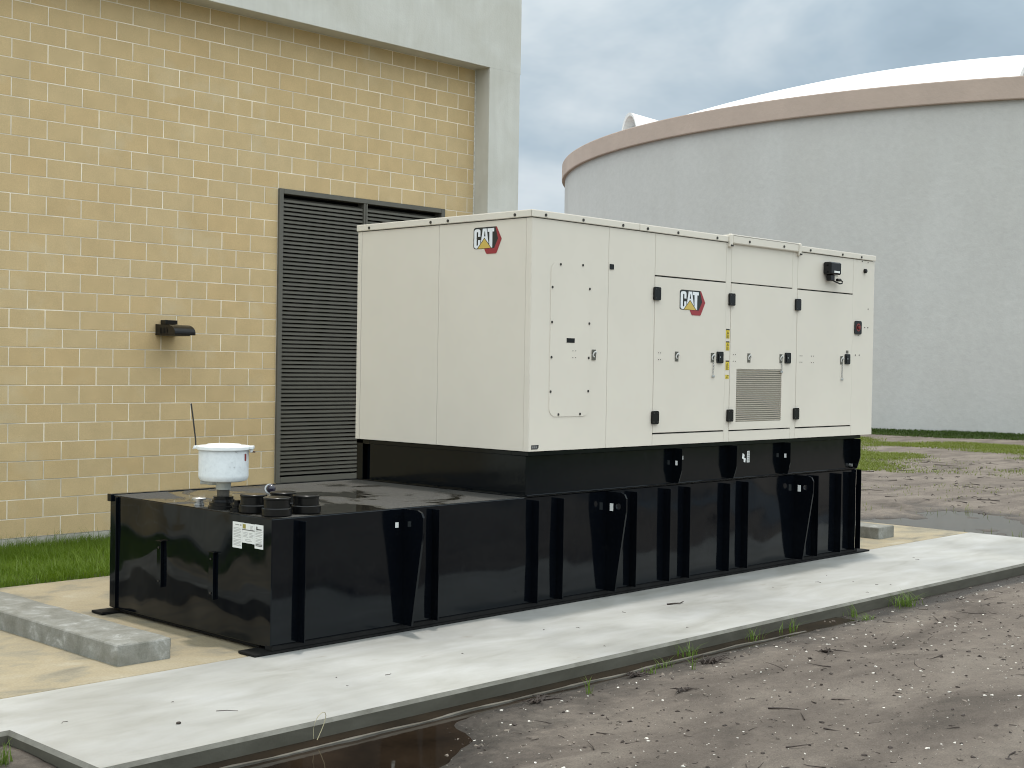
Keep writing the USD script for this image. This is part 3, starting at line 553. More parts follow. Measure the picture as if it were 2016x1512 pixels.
# fill bucket
BXP, BYP = 0.115, 0.745
fb = thing('fill_bucket', 'white round fuel fill bucket on a short pipe on the black tank', 'fill bucket')
c0 = (BXP, BYP, 0)
obj('base_boot', lathe([(0, H+0.001), (0.105, H+0.001), (0.105, H+0.022), (0.098, H+0.026), (0.098, H+0.045), (0.083, H+0.05), (0.080, H+0.065), (0.072, H+0.068), (0.072, H+0.088), (0.05, H+0.09), (0, H+0.09)], c0, 32), trim_black_m, fb, smooth=30)
obj('riser_pipe', lathe([(0, H+0.09), (0.044, H+0.09), (0.044, 1.045), (0, 1.045)], c0, 24), pipe_m, fb, smooth=30)
obj('grey_coupling', lathe([(0, 1.045), (0.052, 1.045), (0.054, 1.10), (0.048, 1.115), (0, 1.115)], c0, 24), pvc_m, fb, smooth=30)
obj('drain_valve', [cbox(BXP-0.09, BXP-0.03, BYP+0.02, BYP+0.10, 1.076, 1.11, 0.01), cyl(0.014, (BXP-0.12, BYP+0.11, 1.093), (BXP-0.06, BYP+0.06, 1.093), 10)], pvc_m, fb)
bk = obj('bucket', lathe([(0, 1.102), (0.135, 1.104), (0.162, 1.112), (0.174, 1.130), (0.176, 1.15), (0.176, 1.335), (0.182, 1.338), (0.182, 1.346), (0, 1.346)], c0, 56), bucket_m, fb, smooth=35)
obj('lid', lathe([(0.186, 1.330), (0.190, 1.334), (0.190, 1.352), (0.183, 1.358), (0.13, 1.362), (0.115, 1.370), (0.05, 1.374), (0, 1.374)], c0, 56), white_m, fb, smooth=35)
sr = RT[:2]/np.linalg.norm(RT[:2])
def side(o, z): return np.array([BXP+sr[0]*o, BYP+sr[1]*o, z])
def obox(o0, o1, z0, z1, d=0.02):
    m = cbox(o0, o1, -d, d, z0, z1, 0.004); a = math.atan2(sr[1], sr[0]); m.apply_transform(trimesh.transformations.rotation_matrix(a, (0, 0, 1))); m.apply_translation((BXP, BYP, 0)); return m
obj('lid_latch', [obox(-0.212, -0.180, 1.334, 1.356, 0.03), obox(-0.222, -0.205, 1.330, 1.340, 0.012)], white_m, fb)
obj('lid_hinge', [obox(0.180, 0.214, 1.336, 1.360, 0.035), obox(0.188, 0.208, 1.312, 1.337, 0.018)], white_m, fb)
obj('hinge_pin', cyl(0.006, side(0.185, 1.318), side(0.225, 1.316), 8), plain('rusty_pin', (0.10, 0.05, 0.03), 0.7), fb)
obj('lever_rod', tube([side(-0.200, 1.338), side(-0.203, 1.40), side(-0.212, 1.47), side(-0.224, 1.56), side(-0.238, 1.655)], 0.0055, 8), dark_bolt_m, fb, smooth=True)
a = math.atan2(-fw[1], -fw[0])
rt = [np.array([BXP+0.1772*math.cos(a+t), BYP+0.1772*math.sin(a+t), z]) for z in (1.255, 1.305) for t in (1.17, 1.30)]
obj('red_sticker', trimesh.Trimesh(np.array(rt), [[0, 1, 3], [0, 3, 2]], process=False), red_m, fb)

# ------------------------------------------------------------------ generator
EX0, EX1, EY0, EY1, EZ0, EZ1 = 2.4744, 7.925, -0.029, 2.134, 1.272, 3.2114
gen = thing('generator', 'cream steel generator enclosure on a black skid above the tank', 'generator')
# skid
obj('skid', [cbox(2.482, 7.62, 0.006, 0.03, H+0.002, 1.2345, 0.002), cbox(2.505, 7.62, W-0.03, W-0.006, H+0.002, 1.2345, 0.002),
             cbox(2.478, 7.70, -0.026, 0.17, 1.235, EZ0-0.001, 0.004), cbox(2.478, 7.70, W-0.17, W+0.02, 1.235, EZ0-0.001, 0.004),
             cbox(7.60, 7.62, 0.031, W-0.031, H+0.002, 1.2345, 0.002), cbox(2.482, 7.66, -0.012, 0.0055, H+0.0022, H+0.014, 0.002)], skid_m, gen)
obj('skid_end_plate', [cbox(2.478, 2.4815, 0.004, 1.93, H+0.002, 1.2345, 0.001), cbox(2.478, 2.4815, 2.03, W+0.01, H+0.002, EZ0-0.002, 0.001), cbox(2.53, 2.54, 1.93, 2.03, H+0.002, 1.2345, 0.002), cbox(2.479, 2.53, 0.171, W-0.171, 1.236, EZ0-0.001, 0.002), cbox(2.43, 2.4775, 0.01, W-0.06, H+0.001, H+0.009, 0.002)], skid_m, gen)
for k in range(5): obj('bolt', cyl(0.012, (2.452, 0.25+k*0.4, H+0.008), (2.452, 0.25+k*0.4, H+0.020), 6), skid_m, gen)
gp = Polygon([(0.0055, H+0.0145), (-0.062, H+0.0145), (-0.098, H+0.13), (-0.098, 1.2345), (0.0055, 1.2345)])
for gxp in (4.425, 5.285, 6.215, 7.575):
    gs = obj('gusset', ext(gp, -0.005, 0.005, (gxp, 0, 0), (0, 1, 0), (0, 0, 1), (1, 0, 0)), skid_m, gen)
    if gxp in (4.425, 6.215): obj('sticker', box(gxp-0.0068, gxp-0.0056, -0.05, -0.025, 1.085, 1.125), paper_m, gs)
# enclosure core and plates
obj('enclosure_core', [box(EX0+0.012, EX1-0.012, EY0+0.012, EY1-0.012, EZ0+0.01, EZ1-0.02)], seam_m, gen)
T = 0.011; gp_ = 0.0028
ZTR = 3.150                     # underside of the roof trim
def plate_y(name, x0, x1, z0, z1, parent=gen, out=0.0, t=T, c=0.002, **kw):
    return obj(name, cbox(x0+gp_/2, x1-gp_/2, EY0-out, EY0+t, z0+gp_/2, z1-gp_/2, c), cream_m, parent, **kw)
S = [EX0+0.002, 3.432, 4.070, 5.150, 5.235, 6.297, 6.390, 7.475, EX1]
plate_y('side_panel', S[0], S[1], EZ0, ZTR); plate_y('side_panel', S[1], S[2], EZ0, ZTR)
GZ_ = 0.010                     # wide dark gap over and under each door
zu, zl = 2.775, 1.378
def door(x0, x1, vent=None):
    plate_y('upper_panel', x0, x1, zu+GZ_/2, ZTR)
    plate_y('kick_panel', x0, x1, EZ0, zl-GZ_/2)
    if not vent: return plate_y('door', x0, x1, zl+GZ_/2, zu-GZ_/2, out=0.003)
    p = sbox(x0+gp_/2, zl+GZ_/2, x1-gp_/2, zu-GZ_/2).difference(sbox(*vent))
    return obj('door', ext(p, -0.003, T, (0, EY0, 0), (1, 0, 0), (0, 0, 1), (0, 1, 0)), cream_m, gen)
d1 = door(S[2], S[3]); plate_y('door_post', S[3], S[4], EZ0, ZTR)
V0, V1, VZ0, VZ1 = 5.343, 6.124, 1.458, 1.963
d2 = door(S[4], S[5], (V0, VZ0, V1, VZ1)); plate_y('door_post', S[5], S[6], EZ0, ZTR)
d3 = door(S[6], S[7]); plate_y('end_post', S[7], S[8], EZ0, ZTR)
# louvred vent in the second door
vent = obj('vent_grille', [cbox(V0, V1, EY0+0.0105, EY0+0.0115, VZ0, VZ1, 0.0003)], plain('vent_recess', (0.26, 0.245, 0.205), 0.7), gen)
nv = 25; pv = (VZ1-VZ0)/nv
vp = Polygon([(0.010, 0.0), (0.010, pv*0.30), (-0.0015, pv*0.62), (-0.003, pv*0.60), (-0.003, pv*0.52)])
for k in range(nv):
    obj('vent_slat', ext(vp, 0, V1-V0-0.002, (V0+0.001, EY0, VZ0+k*pv+0.003), (0, 1, 0), (0, 0, 1), (1, 0, 0)), cream_m, vent)
# end wall
def plate_x(name, y0, y1, z0, z1, out=0.0, **kw):
    return obj(name, cbox(EX0-out, EX0+T, y0+gp_/2, y1-gp_/2, z0+gp_/2, z1-gp_/2, 0.002), cream_m, gen, **kw)
plate_x('corner_post', EY0+0.0005, 0.033, EZ0, ZTR, out=0.002); plate_x('end_panel', 0.033, 1.055, EZ0, ZTR); plate_x('end_panel', 1.055, 2.078, EZ0, ZTR); plate_x('corner_post', 2.078, EY1, EZ0, ZTR, out=0.002)
# other two sides, closed
obj('far_end_panel', cbox(EX1-T, EX1, EY0+0.012, EY1-0.012, EZ0, ZTR, 0.002), cream_m, gen)
obj('rear_panel', cbox(EX0+0.012, EX1-0.012, EY1-T, EY1, EZ0, ZTR, 0.002), cream_m, gen)
# roof
OV = 0.012
roof = obj('roof', cbox(EX0-OV+0.003, EX1+OV-0.003, EY0-OV+0.003, EY1+OV-0.003, EZ1-0.006, EZ1+0.001, 0.002), cream_m, gen)
def trim_y(x0, x1, z1=EZ1, out=OV, z0=ZTR+0.004):
    return obj('roof_trim', cbox(x0, x1, EY0-out, EY0+0.004, z0, z1-0.0005, 0.005), cream_m, roof)
trim_y(EX0-OV, 3.83); trim_y(3.833, 5.168)
obj('roof_trim', [cbox(5.215, 6.365, EY0-0.026, EY0+0.004, ZTR-0.006, EZ1+0.018, 0.009), cbox(5.215, 6.365, EY0-0.026, EY1+0.026, EZ1+0.0012, EZ1+0.019, 0.004)], cream_m, roof)
trim_y(6.412, EX1+OV)
for xx in (5.170, 6.367): obj('trim_cap', cbox(xx, xx+0.043, EY0-0.034, EY0+0.006, ZTR-0.045, EZ1+0.022, 0.010), cream_m, roof)
obj('roof_trim', cbox(EX0-OV, EX0+0.004, EY0-OV+0.002, EY1+OV, ZTR+0.004, EZ1-0.0005, 0.005), cream_m, roof)
ztb = 3.178
for bx_ in (2.62, 3.08, 3.60, 3.94, 4.38, 4.98, 5.49, 6.09, 6.60, 7.23, 7.62):
    out = 0.026 if 5.2 < bx_ < 6.4 else OV
    obj('bolt', cyl(0.0125, (bx_, EY0-out-0.006, ztb), (bx_, EY0-out+0.002, ztb), 10), dark_bolt_m, roof)
for by_ in (0.152, 0.938, 1.153, 1.967):
    obj('bolt', cyl(0.0125, (EX0-OV-0.006, by_, ztb), (EX0-OV+0.002, by_, ztb), 10), dark_bolt_m, roof)
for xx in (5.170, 6.367):
    for dx in (0.010, 0.033): obj('bolt', cyl(0.009, (xx+dx, EY0-0.039, ZTR-0.028), (xx+dx, EY0-0.033, ZTR-0.028), 8), dark_bolt_m, roof)
# access panel on the first side panel
ap = obj('access_panel', ext(rrect(2.705, 3.200, 1.550, 2.815, 0.075), -0.004, 0.0, (0, EY0, 0), (1, 0, 0), (0, 0, 1), (0, 1, 0)), cream_m, gen)
for x, z in ((2.818, 2.795), (3.094, 2.805), (2.722, 2.604), (3.186, 2.612), (2.722, 2.320), (3.186, 2.323), (2.722, 2.035), (3.186, 2.035), (2.718, 1.755), (3.186, 1.757), (2.818, 1.568), (3.087, 1.568)):
    obj('bolt', cyl(0.0105, (x, EY0-0.008, z), (x, EY0-0.003, z), 10), dark_bolt_m, ap)
obj('dark_window', ext(sbox(2.905, 2.157, 3.005, 2.195), -0.0055, -0.0042, (0, EY0, 0), (1, 0, 0), (0, 0, 1), (0, 1, 0)), trim_black_m, ap)
def dots(spots, r, parent, y=0.0):
    for x, z in spots: obj('screw', cyl(r, (x, EY0-y-0.003, z), (x, EY0-y+0.002, z), 6), dark_bolt_m, parent)
dots([(2.985, 2.092), (3.02, 2.092), (2.985, 2.036), (3.02, 2.036)], 0.0035, ap, 0.004)
dots([(4.135, 2.095), (4.165, 2.095), (4.135, 2.035), (4.165, 2.035)], 0.004, d1, 0.003)
dots([(5.285, 2.10), (5.32, 2.10), (5.285, 2.035), (5.32, 2.035)], 0.004, d2, 0.003)
dots([(6.455, 2.105), (6.49, 2.105), (6.455, 2.04), (6.49, 2.04), (6.67, 2.105), (6.71, 2.105), (6.67, 2.04), (6.71, 2.04)], 0.0045, d3, 0.003)
tiny = obj('inspection_tag', cbox(3.442, 3.497, EY0-0.006, EY0-0.0004, 2.793, 2.838, 0.002), trim_black_m, gen)
# hinges and handles
for hx in (4.090, 5.236, 6.387):
    for hz in (2.617, 1.521):
        h = obj('hinge', ext(rrect(hx-0.046, hx+0.046, hz-0.058, hz+0.058, 0.014), -0.021, -0.0034, (0, EY0, 0), (1, 0, 0), (0, 0, 1), (0, 1, 0)), trim_black_m, gen)
        for sx in (-1, 1):
            for sz in (-1, 1): obj('screw', cyl(0.006, (hx+sx*0.028, EY0-0.0235, hz+sz*0.04), (hx+sx*0.028, EY0-0.021, hz+sz*0.04), 8), dark_bolt_m, h)
for hx, hz in ((5.062, 2.068), (6.220, 2.078), (7.372, 2.084)):
    h = obj('latch', ext(rrect(hx-0.05, hx+0.05, hz-0.053, hz+0.053, 0.012), -0.016, -0.0034, (0, EY0, 0), (1, 0, 0), (0, 0, 1), (0, 1, 0)), trim_black_m, gen)
    obj('paddle', ext(rrect(hx-0.034, hx+0.034, hz-0.040, hz+0.036, 0.010), -0.021, -0.0165, (0, EY0, 0), (1, 0, 0), (0, 0, 1), (0, 1, 0)), trim_black_m, h)
    obj('keyhole', cyl(0.007, (hx-0.012, EY0-0.0235, hz+0.002), (hx-0.012, EY0-0.020, hz+0.002), 10), steel_m, h)
def hasp(x, z, chain=0):
    h = obj('hasp', [cbox(x-0.026, x+0.026, EY0-0.006, EY0-0.0036, z-0.044, z+0.044, 0.001)], plain_hasp, gen)
    th = np.linspace(0, math.pi*1.55, 12)
    obj('staple', tube([(x+0.004+0.018*math.cos(t), EY0-0.012-0.008*math.sin(t), z+0.006+0.022*math.sin(t)) for t in th], 0.0068, 6), bright_m, h, smooth=True)
    if chain:
        n = int(chain/0.014)
        ms = []
        for k in range(n):
            lk = trimesh.creation.torus(0.0075, 0.0022, major_sections=8, minor_sections=5)
            lk.apply_transform(trimesh.transformations.rotation_matrix(math.pi/2 if k % 2 else 0.4, (0, 1, 0) if k % 2 else (1, 0, 0)))
            if k % 2 == 0: lk.apply_transform(trimesh.transformations.rotation_matrix(math.pi/2, (1, 0, 0)))
            lk.apply_translation((x+0.010+0.003*math.sin(k*0.7), EY0-0.010, z-0.05-k*0.014)); ms.append(lk)
        ms.append(cbox(x-0.012, x+0.032, EY0-0.014, EY0-0.006, z-0.05-n*0.014-0.022, z-0.05-n*0.014, 0.004))
        obj('chain', ms, steel_m, h)
bright_m = plain('bright_staple', (0.72, 0.72, 0.70), 0.4)
plain_hasp = plain('worn_zinc', (0.11, 0.105, 0.085), 0.45, metal=0.3, vary=0.35, scale=60)
hasp(3.252, 2.062); hasp(4.400, 2.066); hasp(4.950, 2.064, 0.12); hasp(5.545, 2.070); hasp(6.105, 2.071, 0.08); hasp(7.262, 2.070, 0.15)
# logos
C1 = unary_union([sbox(0.03, 0.31, 0.25, 0.85), Point(0.14, 0.84).buffer(0.001)])
def logo(O, u, w, h, parent_n):
    """badge in unit square scaled w x h; O lower-left, u along the reading direction"""
    n = parent_n
    sc = lambda p: affinity.scale(p, w, h, origin=(0, 0))
    badge = unary_union([rrect(0, 0.60, 0.20, 1.0, 0.09), Polygon([(0.4, 1.0), (0.815, 1.0), (0.885, 0.55), (0.76, 0.20), (0.4, 0.20)])])
    hexo = Polygon([(0.60, 1.0), (0.83, 0.985), (1.0, 0.53), (0.83, 0.03), (0.80, 0.0), (0.485, 0.0), (0.455, 0.03), (0.39, 0.20), (0.60, 0.25)])
    hexi = Polygon([(0.60, 1.02), (0.775, 1.02), (0.875, 0.55), (0.745, 0.20), (0.60, 0.20)])
    b = obj('logo', ext(sc(badge), 0.0006, 0.0014, O, u, (0, 0, 1), n), logo_black_m, gen)
    obj('red_hexagon', ext(sc(hexo.difference(hexi).difference(rrect(0, 0.62, 0.20, 1.0, 0.09))), 0.0015, 0.0022, O, u, (0, 0, 1), n), logo_red_m, b)
    tri = Polygon([(0.165, 0.215), (0.395, 0.575), (0.625, 0.215)]); cut = tri.buffer(0.022, join_style=2)
    Cc = rrect(0.03, 0.25, 0.225, 0.94, 0.085).difference(rrect(0.118, 0.168, 0.33, 0.835, 0.022)).difference(sbox(0.165, 0.535, 0.26, 0.655))
    Aa = Polygon([(0.335, 0.945), (0.47, 0.945), (0.545, 0.38), (0.265, 0.38)]).difference(Polygon([(0.395, 0.84), (0.415, 0.84), (0.432, 0.655), (0.380, 0.655)]))
    Tt = unary_union([sbox(0.505, 0.815, 0.735, 0.945), sbox(0.570, 0.225, 0.675, 0.82)])
    for q in (Cc, Aa, Tt): obj('letter', ext(sc(q.difference(cut)), 0.0023, 0.0029, O, u, (0, 0, 1), n), logo_white_m, b)
    obj('yellow_triangle', ext(sc(tri), 0.0023, 0.0029, O, u, (0, 0, 1), n), logo_yellow_m, b)
logo((EX0, 0.637, 2.878), (0, -1, 0), 0.328, 0.222, (-1, 0, 0))
logo((4.432, EY0-0.003, 2.446), (1, 0, 0), 0.388, 0.226, (0, -1, 0))
# yellow warning labels
def label_y(name, x0, x1, z0, z1, mat, marks, markm=ink_m, t=0.0006):
    l = obj(name, ext(sbox(x0, z0, x1, z1), t, t+0.0008, (0, EY0, 0), (1, 0, 0), (0, 0, 1), (0, -1, 0)), mat, gen)
    if marks is not None: obj('marking', ext(marks, t+0.0009, t+0.0014, (0, EY0, 0), (1, 0, 0), (0, 0, 1), (0, -1, 0)), markm, l)
    return l
for z0, z1, kind in ((2.248, 2.338, 0), (2.135, 2.222, 1), (1.950, 2.040, 2), (1.868, 1.905, 3)):
    x0, x1 = 5.165, 5.222; w = x1-x0
    mk = [sbox(x0, z1-0.012, x1, z1)]
    if kind < 3:
        cz = z0+0.055
        mk.append(Polygon([(x0+w*0.2, cz-0.012), (x0+w*0.5, cz+0.014), (x0+w*0.8, cz-0.012)]).difference(Polygon([(x0+w*0.36, cz-0.008), (x0+w*0.5, cz+0.004), (x0+w*0.64, cz-0.008)])))
        mk += [sbox(x0+w*0.15, z0+0.004+k*0.009, x0+w*(0.85-0.2*(k % 2)), z0+0.008+k*0.009) for k in range(4)]
    else: mk = [sbox(x0+w*0.45, z1-0.008, x1-0.004, z1-0.003), sbox(x0+w*0.15, z0+0.006, x0+w*0.6, z0+0.010), sbox(x0+w*0.2, z0+0.015, x0+w*0.75, z0+0.019)]
    label_y('warning_label', x0, x1, z0, z1, yellow_m, unary_union(mk))
mk = unary_union([sbox(2.515+k*0.011, 1.299, 2.515+k*0.011+(0.003 if k % 2 else 0.006), 1.316) for k in range(5)])
l = obj('model_tag', ext(Polygon([(2.503, 1.290), (2.575, 1.290), (2.590, 1.305), (2.590, 1.325), (2.503, 1.325)]), 0.0006, 0.0014, (0, EY0, 0), (1, 0, 0), (0, 0, 1), (0, -1, 0)), ink_m, gen)
obj('marking', ext(mk, 0.0015, 0.002, (0, EY0, 0), (1, 0, 0), (0, 0, 1), (0, -1, 0)), print_m, l)
# emergency stop on the end post
es = obj('emergency_stop', ext(rrect(7.515, 7.655, 2.352, 2.494, 0.02), -0.012, -0.0004, (0, EY0, 0), (1, 0, 0), (0, 0, 1), (0, 1, 0)), trim_black_m, gen)
obj('stop_ring', ext(Point(7.585, 2.425).buffer(0.042).difference(Point(7.585, 2.425).buffer(0.030)), -0.0135, -0.0125, (0, EY0, 0), (1, 0, 0), (0, 0, 1), (0, 1, 0)), red_m, es)
obj('stop_button', lathe([(0, 0), (0.016, 0), (0.018, 0.010), (0.012, 0.014), (0, 0.016)], (0, 0, 0), 20).apply_transform(trimesh.transformations.rotation_matrix(math.pi/2, (1, 0, 0))).apply_translation((7.585, EY0-0.0125, 2.425)), red_m, es, smooth=30)
kb = lathe([(0, 0), (0.024, 0), (0.024, 0.02), (0.018, 0.026), (0, 0.028)], (0, 0, 0), 20); kb.apply_transform(trimesh.transformations.rotation_matrix(math.pi/2, (1, 0, 0))); kb.apply_translation((7.709, EY0-0.0004, 3.035))
obj('black_knob', kb, trim_black_m, gen, smooth=30)
for x, z in ((7.655, 3.135), (7.78, 3.130), (7.80, 2.63), (7.735, 2.43), (7.80, 2.43), (7.55, 2.13), (7.63, 2.13), (7.60, 2.34)):
    obj('screw', cyl(0.006, (x, EY0-0.004, z), (x, EY0+0.001, z), 8), dark_bolt_m, gen)
# black control box with its cable
cb = obj('control_box', cbox(6.865, 7.075, EY0-0.095, EY0-0.0005, 2.952, 3.078, 0.012), trim_black_m, gen)
obj('white_sticker', cbox(6.93, 7.04, EY0-0.0965, EY0-0.0952, 2.968, 2.988, 0.0004), paper_m, cb)
obj('stem', cbox(6.905, 6.99, EY0-0.07, EY0-0.012, 2.885, 2.951, 0.008), trim_black_m, cb)
obj('cable', tube([(6.99, EY0-0.04, 2.895), (7.06, EY0-0.045, 2.878), (7.13, EY0-0.045, 2.866), (7.175, EY0-0.045, 2.872), (7.180, EY0-0.045, 2.890), (7.145, EY0-0.045, 2.904), (7.11, EY0-0.045, 2.906)], 0.0075, 8), trim_black_m, cb, smooth=True)
obj('cable_end', tube([(7.135, EY0-0.045, 2.905), (7.075, EY0-0.045, 2.902)], 0.016, 10), trim_black_m, cb)
for zz in (2.975, 3.045): obj('lid_screw', cyl(0.008, (6.848, EY0-0.05, zz), (6.866, EY0-0.05, zz), 8), trim_black_m, cb)
label_y('data_plate', 7.095, 7.165, 2.945, 2.995, plain('grey_plate', (0.42, 0.40, 0.32), 0.5), unary_union([sbox(7.10, 2.95+k*0.011, 7.15-0.012*(k % 2), 2.955+k*0.011) for k in range(4)]), print_m)
label_y('data_plate', 7.105, 7.14, 3.02, 3.05, plain('grey_plate_small', (0.46, 0.44, 0.36), 0.5), None)
label_y('serial_sticker', 7.35, 7.40, 2.145, 2.175, plain('brown_print', (0.12, 0.11, 0.09), 0.6), None, t=0.0036)
# white stickers on the skid web and gussets
def skid_sticker(x, z, w, h, y=0.006):
    return obj('skid_sticker', box(x, x+w, y-0.0016, y-0.0006, z, z+h), paper_m, gen)
skid_sticker(4.52, 1.125, 0.055, 0.036); pass
sk = skid_sticker(5.60, 1.06, 0.045, 0.11); obj('marking', unary := trimesh.util.concatenate([box(5.605, 5.64, 0.0030, 0.0040, 1.068+k*0.017, 1.079+k*0.017) for k in range(6)]), print_m, sk)
obj('skid_sticker', [ext(Polygon([(0, 0.045), (0.03, 0.03), (0.045, 0.075), (0.012, 0.092)]), 0.0006, 0.0016, (5.515, 0.006, 1.06), (1, 0, 0), (0, 0, 1), (0, -1, 0)), ext(Polygon([(0.03, 0.0), (0.055, -0.01), (0.065, 0.028), (0.036, 0.038)]), 0.0006, 0.0016, (5.515, 0.006, 1.07), (1, 0, 0), (0, 0, 1), (0, -1, 0))], paper_m, gen)
for gxp, z, h in ((7.70, H+0.03, 0.02), ): obj('bolt', cyl(0.016, (7.53, -0.03, H+0.045), (7.53, 0.004, H+0.045), 10), steel_m, gen)

# ------------------------------------------------------------------ concrete stops
def stop(x0, x1, y0, y1, z1, label, seed):
    m = cbox(x0, x1, y0, y1, -0.02, z1, 0.008)
    for _ in range(6):
        m = m.subdivide_to_size(0.09) if _ == 0 else m
    n_ = meshkit.fbm(m.vertices*9+seed, 3, seed)-0.5
    m.vertices = m.vertices+m.vertex_normals*(n_*0.012)[:, None]
    o = obj('parking_stop', m, stop_m, smooth=40); data(o, label, 'parking stop', 'concrete stops beside the tank'); return o
stop(-0.945, -0.555, 0.335, 3.35, 0.132, 'long grey concrete stop at the left on the tan slab beside the tank', 3)
stop(8.965, 9.33, 0.43, 3.35, 0.132, 'concrete stop beyond the far right end of the black tank', 5)

# ------------------------------------------------------------------ ground litter and plants
def gz(x, y): return ground_h(np.atleast_1d(np.asarray(x, float)), np.atleast_1d(np.asarray(y, float)))
def scatter_xy(n, seed):
    g = np.random.default_rng(seed); X, Y = [], []
    while len(X) < n:
        # denser towards the camera side so that the picture is covered evenly
        x = g.uniform(-3, 13); y = g.uniform(-6.5, -1.62)
        if y > -1.80 and x < 4.3: continue
        X.append(x); Y.append(y)
    return np.array(X), np.array(Y)
def chips(n, seed, smin, smax, flat_):
    X, Y = scatter_xy(n, seed); g = np.random.default_rng(seed+1); Z = gz(X, Y)
    base = trimesh.creation.icosphere(0, 1.0); ms = []
    V, F = [], []
    for k in range(n):
        s = smin*(smax/smin)**(g.random()**3.0)
        v = base.vertices*(1+0.35*g.standard_normal((12, 1)))*np.array([s, s*g.uniform(0.5, 1), s*flat_])
        a = g.uniform(0, 6.28); c, sn = math.cos(a), math.sin(a)
        v = v@np.array([[c, sn, 0], [-sn, c, 0], [0, 0, 1]])
        V.append(v+[X[k], Y[k], Z[k]+s*flat_*0.3]); F.append(base.faces+12*k)
    return trimesh.Trimesh(np.vstack(V), np.vstack(F), process=False)
obj('shell_fragments', chips(4200, 21, 0.0020, 0.0150, 0.45), shell_m, kind='stuff', label='small white shell fragments strewn over the grey dirt', cat='shell fragments')
clod_m = plain('sandy_clods', (0.20, 0.17, 0.142), 0.95, vary=0.35, scale=9)
obj('soil_clods', chips(5000, 26, 0.0030, 0.018, 0.6), clod_m, kind='stuff', label='small sandy clods and grit over the grey brown dirt', cat='soil clods')
obj('dark_crumbs', chips(6500, 31, 0.0024, 0.017, 0.5), twig_m, kind='stuff', label='dark soil crumbs and bark bits strewn over the dirt', cat='debris')
X, Y = scatter_xy(1000, 41); g = np.random.default_rng(42); Z = gz(X, Y); tw = []
for k in range(len(X)):
    ln = 0.03*(8**(g.random()**2.4)); a = g.uniform(0, 6.28); bend = g.normal(0, 0.5)
    pts = [(X[k]+ln*t*math.cos(a+bend*t), Y[k]+ln*t*math.sin(a+bend*t), Z[k]+0.004+0.004*math.sin(t*3+k)+(0.02*t*t if k % 7 == 0 else 0)) for t in (0, 0.35, 0.7, 1)]
    tw.append(tube(pts, 0.0016+0.018*ln, 4, 0.001))
obj('twigs', tw, twig_m, kind='stuff', label='thin dark twigs and roots scattered on the dirt', cat='twigs')
X = np.random.default_rng(51).uniform(13.5, 24, 500); Y = np.random.default_rng(52).uniform(-1, 12, 500); Z = gz(X, Y); tw = []; g = np.random.default_rng(53)
for k in range(500):
    ln = 0.06*(8**(g.random()**2)); a = g.uniform(0, 6.28)
    tw.append(tube([(X[k]+ln*t*math.cos(a+0.4*t), Y[k]+ln*t*math.sin(a+0.4*t), Z[k]+0.008+0.02*math.sin(t*3)*(k % 3 == 0)) for t in (0, 0.5, 1)], 0.006+0.012*ln, 4, 0.002))
obj('twigs', tw, twig_m, kind='stuff', label='dark twigs on the bare ground beyond the slab end', cat='twigs')

g = np.random.default_rng(57); tw = []
for k in range(20):
    x, y = g.uniform(-2.0, 9.5), g.uniform(-1.5, -0.45); a = g.uniform(0, 6.28); ln = 0.008+0.028*g.random()**3
    tw.append(tube([(x, y, 0.002), (x+ln*math.cos(a), y+ln*math.sin(a), 0.004), (x+1.8*ln*math.cos(a+0.5), y+1.8*ln*math.sin(a+0.5), 0.002)], 0.0016+0.001*g.random(), 4, 0.001))
obj('plant_bits', tw, twig_m, kind='stuff', label='tiny dry plant bits lying about on the pale slab', cat='plant bits')
# a few larger clumps of root and bark
def clump(px, py, label, seed, size=0.16, n=26):
    g = np.random.default_rng(seed); ms = []; z0 = float(gz(px, py)[0])
    for k in range(n):
        a = g.uniform(0, 6.28); o = g.normal(0, size*0.12, 2)*np.array([1.4, 0.6]); ln = size*g.uniform(0.4, 1.15)
        ms.append(tube([(px+o[0]+ln*t*math.cos(a+g.normal(0, .2)), py+o[1]+0.6*ln*t*math.sin(a), z0+0.006+0.05*size*4*math.sin(t*2.6)*g.random()) for t in (0, 0.3, 0.6, 1)], 0.003+0.008*g.random(), 5, 0.0015))
    o = obj('root_clump', ms, twig_m); data(o, label, 'root clump', 'dark root and bark clumps on the dirt')
clump(1.62, -1.86, 'dark root clump beside the footing edge at mid slab', 1, 0.13)
clump(0.62, -1.88, 'dark root clump at the right edge of the brown puddle', 2, 0.14)
clump(8.35, -2.25, 'tangle of dark roots at the far right near the slab edge', 3, 0.22, 34)
clump(3.05, -2.42, 'dark bark pieces lying in the middle of the dirt', 4, 0.12, 16)
clump(2.25, -1.98, 'low dark heap of bark near the weeds', 5, 0.20, 34)
clump(1.35, -2.42, 'dark bark scrap on dirt right of the puddle', 6, 0.10, 14)

